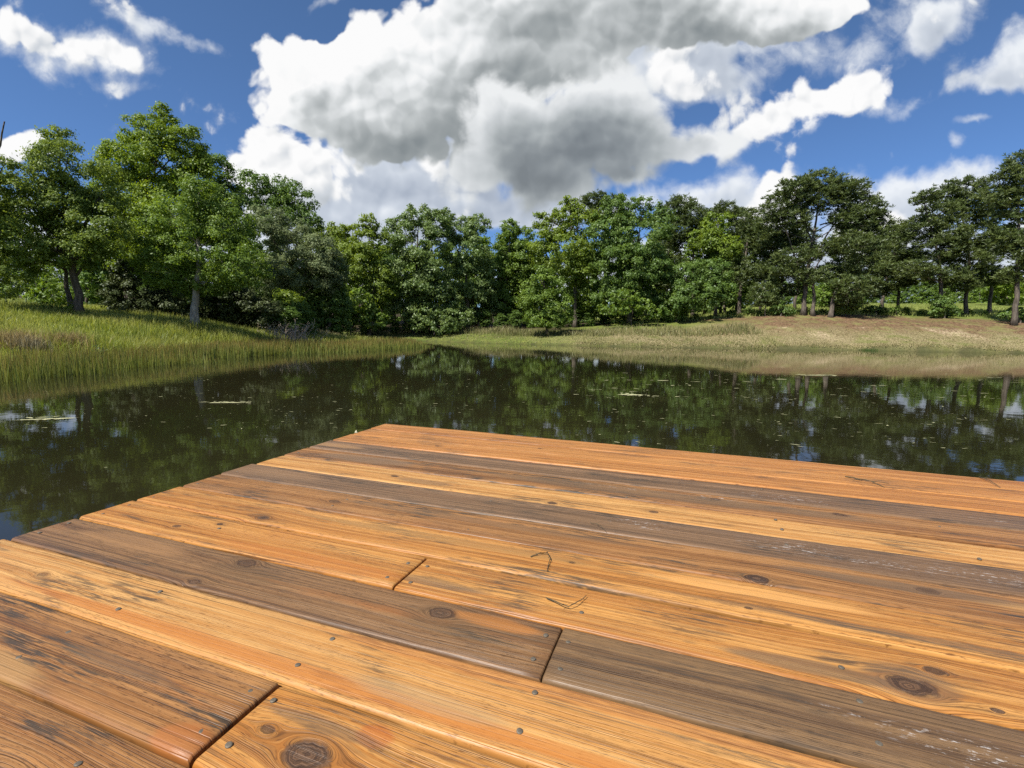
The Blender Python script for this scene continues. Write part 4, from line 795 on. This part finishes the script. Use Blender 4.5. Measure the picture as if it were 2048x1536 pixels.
# arching grass stalks in front of the dark wood edge
g2 = np.random.default_rng(9); paths = []
for i in range(60):
    P = at(g2.uniform(450, 560), 658, g2.uniform(28.5, 31)); b = np.array([P[0], P[1], gz(P[0], P[1])]); hh = g2.uniform(.5, 1.0); dx = g2.normal(.12, .2)
    t = np.linspace(0, 1, 6)[:, None]; q = b+np.concatenate([dx*t**2, g2.normal(0, .1)*t, hh*(t-.18*t**3)], 1); paths.append((q, np.linspace(.010, .006, 6)*np.array([1, 1, .8, 1.3, 1.8, .6])))
mk = material('seed_grass'); finish(principled((.30, .27, .15), .9, .1))
tag(link('seed_grass', np_mesh('seed_grass', *tube(paths, 4)), mk), 'arching seed grass before the dark wood edge', 'grass', kind='stuff')

# ------------------------------------------------------------------ floating scraps
mt_al = material('algae'); finish(principled(mix(noise(objco(), 30, 3), (.20, .20, .085), (.48, .46, .27)), .8, .3))
def scrap(cx, cy, rx, ry, rot, g, n=9):
    a = np.linspace(0, 2*np.pi, n, endpoint=False); r = g.uniform(.45, 1.1, n); p = np.stack([np.cos(a)*rx*r, np.sin(a)*ry*r], -1); c, s = math.cos(rot), math.sin(rot)
    return np.stack([cx+p[:, 0]*c-p[:, 1]*s, cy+p[:, 0]*s+p[:, 1]*c, np.full(n, .006)], -1)
def scraps(name, label, boxes, seed):
    g = np.random.default_rng(seed); V = []
    for (x0, x1, y0, y1, n, s0, s1) in boxes:
        for i in range(n):
            P = on_z(g.uniform(x0, x1), g.uniform(y0, y1)); s = g.uniform(s0, s1)**1.0*g.uniform(.4, 1); V.append(scrap(P[0], P[1], s, s*g.uniform(.06, .34), g.normal(0, .45), g))
    tag(link(name, np_mesh(name, np.concatenate(V), *quads(len(V), 9)), mt_al), label, 'floating debris', kind='stuff')
scraps('floating_debris', 'pale scraps of algae and pollen drifting on the pond', [(0, 700, 780, 860, 120, .012, .05), (400, 1150, 755, 830, 120, .012, .06), (1150, 2048, 740, 850, 160, .015, .06), (1150, 2048, 745, 800, 170, .03, .13), (1150, 2048, 790, 900, 110, .015, .06), (1250, 2048, 750, 775, 26, .10, .25), (0, 900, 850, 960, 25, .008, .02), (1500, 2048, 705, 735, 25, .06, .25)], 3)
def mat_thing(label, px, py, rx, ry, rot, seed):
    g = np.random.default_rng(seed); P = on_z(px, py); V = [scrap(0, 0, rx, ry, rot, g, 26)]
    for i in range(16): q = g.normal(0, .45, 2); V.append(scrap(q[0]*rx*1.3, q[1]*ry*3, rx*g.uniform(.06, .3), ry*g.uniform(.2, .5), rot+g.normal(0, .3), g, 26))
    for i, q in enumerate(V): q[:, 2] = .004+i*.0009
    o = link('algae_mat', np_mesh('algae_mat', np.concatenate(V), *quads(len(V), 26)), mt_al); o.location = (P[0], P[1], .003); tag(o, label, 'algae')
mat_thing('long pale algae streak floating by the left reeds', 88, 839, .36, .05, .35, 1)
mat_thing('short algae streak floating left of the dock corner', 455, 806, .34, .05, .1, 2)
mat_thing('ragged pale algae patch floating beyond the dock', 1262, 790, .26, .10, 0, 4)
mat_thing('thin algae line floating before the brown bank reflection', 1640, 751, .6, .10, 0, 6)

# ------------------------------------------------------------------ litter lying on the dock
mt_tw = material('twig'); finish(principled(mix(noise(objco(), 200, 2), (.035, .026, .016), (.10, .085, .05)), .85, .2))
def twig(label, pix, rad, sub=(), z=.004, name='twig', lift=.004):
    pts = [deck(*p) for p in pix]; P = []
    for u, v in pts: P.append((dock_loc[0]+cr_*u-sr_*v, dock_loc[1]+sr_*u+cr_*v, DOCK_Z+z))
    P = np.array(P); o = P[0].copy(); P -= o; tt = np.linspace(0, len(P)-1, 14); Q = np.stack([np.interp(tt, np.arange(len(P)), P[:, i]) for i in range(3)], -1)
    Q[:, 2] += np.sin(np.linspace(0, np.pi, 14))*lift; Q += rng.normal(0, .0006, Q.shape)
    rad *= .95; paths = [(Q, np.linspace(rad, rad*.5, 14))]
    for (i, dx, dy) in sub: paths.append((np.array([Q[i], Q[i]+np.array([dx*.5, dy*.5, .003]), Q[i]+np.array([dx, dy, .001])]), np.array([rad*.6, rad*.45, rad*.3])))
    e = link(name, np_mesh(name, *tube(paths, 6), smooth=True), mt_tw); e.location = o; tag(e, label, 'twig'); return e
twig('curved dark twig like a hook lying on the orange planks', [(1092, 1198), (1118, 1214), (1138, 1220), (1152, 1214), (1166, 1203), (1172, 1195)], .0013, [(4, -.006, -.006), (9, .012, .001)])
twig('fuzzy dried catkin lying above the hooked twig', [(1062, 1117), (1075, 1113), (1094, 1112), (1100, 1122), (1097, 1135), (1094, 1146)], .0013, [(i, rng.normal(0, .005), rng.normal(0, .005)) for i in range(2, 14)]*2)
twig('long forked twig near the far edge of the dock', [(1690, 955), (1722, 962), (1745, 968), (1768, 976)], .0022, [(5, -.05, -.02), (8, .04, -.03)])
twig('short straight twig jutting over the far dock edge', [(1958, 956), (1978, 965), (2000, 977)], .0020, [(3, .03, .0)])
twig('thin pale grass stalk crossing the dark scuffed plank', [(1180, 1048), (1200, 1056), (1212, 1066)], .0008, [(4, .02, .01), (7, -.02, .012)])
def leaf_bit():
    u, v = deck(712, 866); P = np.array([dock_loc[0]+cr_*u-sr_*v, dock_loc[1]+sr_*u+cr_*v, DOCK_Z+.001]); a = rng.uniform
    V = np.array([(-.012, 0, 0), (-.004, .004, .016), (.001, .003, .024), (.006, .002, .012), (.013, 0, 0), (0, -.005, .003)]); mt = material('dry_leaf'); finish(principled((.42, .40, .28), .8, .2))
    o = link('leaf', np_mesh('leaf', V*.62, [0, 5, 2, 1, 5, 4, 3, 2], [4, 4]), mt); o.location = P; tag(o, 'small pale leaf scrap standing on the left edge of the dock', 'leaf')
leaf_bit()
# ------------------------------------------------------------------ fence posts and pale stones far left
mt_p = material('post_metal'); finish(principled((.10, .12, .09), .6, .4)); mt_pc = material('post_cap'); finish(principled((.62, .60, .52), .7, .3))
for i, (px, py) in enumerate([(13, 610), (53, 611)]):
    P = at(px, py, 30); z0 = gz(P[0], P[1]); r0 = empty('fence_post', (P[0], P[1], z0-.1)); tag(r0, ['thin field fence post with a pale top at the far left edge', 'thin field fence post with a pale top nearer the light leaved bush'][i], 'fence post', 'fence posts of the far left field')
    link('post', np_mesh('post', *tube([(np.array([[0, 0, 0], [0, 0, .45], [0, 0, .9]]), [.022, .022, .022])], 6)), mt_p, r0)
    link('cap', np_mesh('cap', *tube([(np.array([[0, 0, .88], [0, 0, 1.0], [0, 0, 1.06]]), [.035, .035, .02])], 8)), mt_pc, r0)
def stone():
    import bmesh
    P = at(74, 617, 28); bm = bmesh.new(); bmesh.ops.create_icosphere(bm, subdivisions=3, radius=1)
    for q in bm.verts: n_ = vnoise(q.co.x+3, q.co.y+q.co.z*1.3+5, .6, 3)-.5; q.co = Vector((q.co.x*.42, q.co.y*.3, q.co.z*.13))*(1+.5*float(n_))
    me = bpy.data.meshes.new('rock'); bm.to_mesh(me); bm.free(); mt = material('pale_rock'); finish(principled(mix(noise(objco(), 6, 4), (.40, .38, .34), (.66, .63, .57)), .9, .2))
    o = link('rock', me, mt); o.location = (P[0], P[1], gz(P[0], P[1])+.06); tag(o, 'flat pale rock beside the light leaved bush far left', 'rock')
stone()
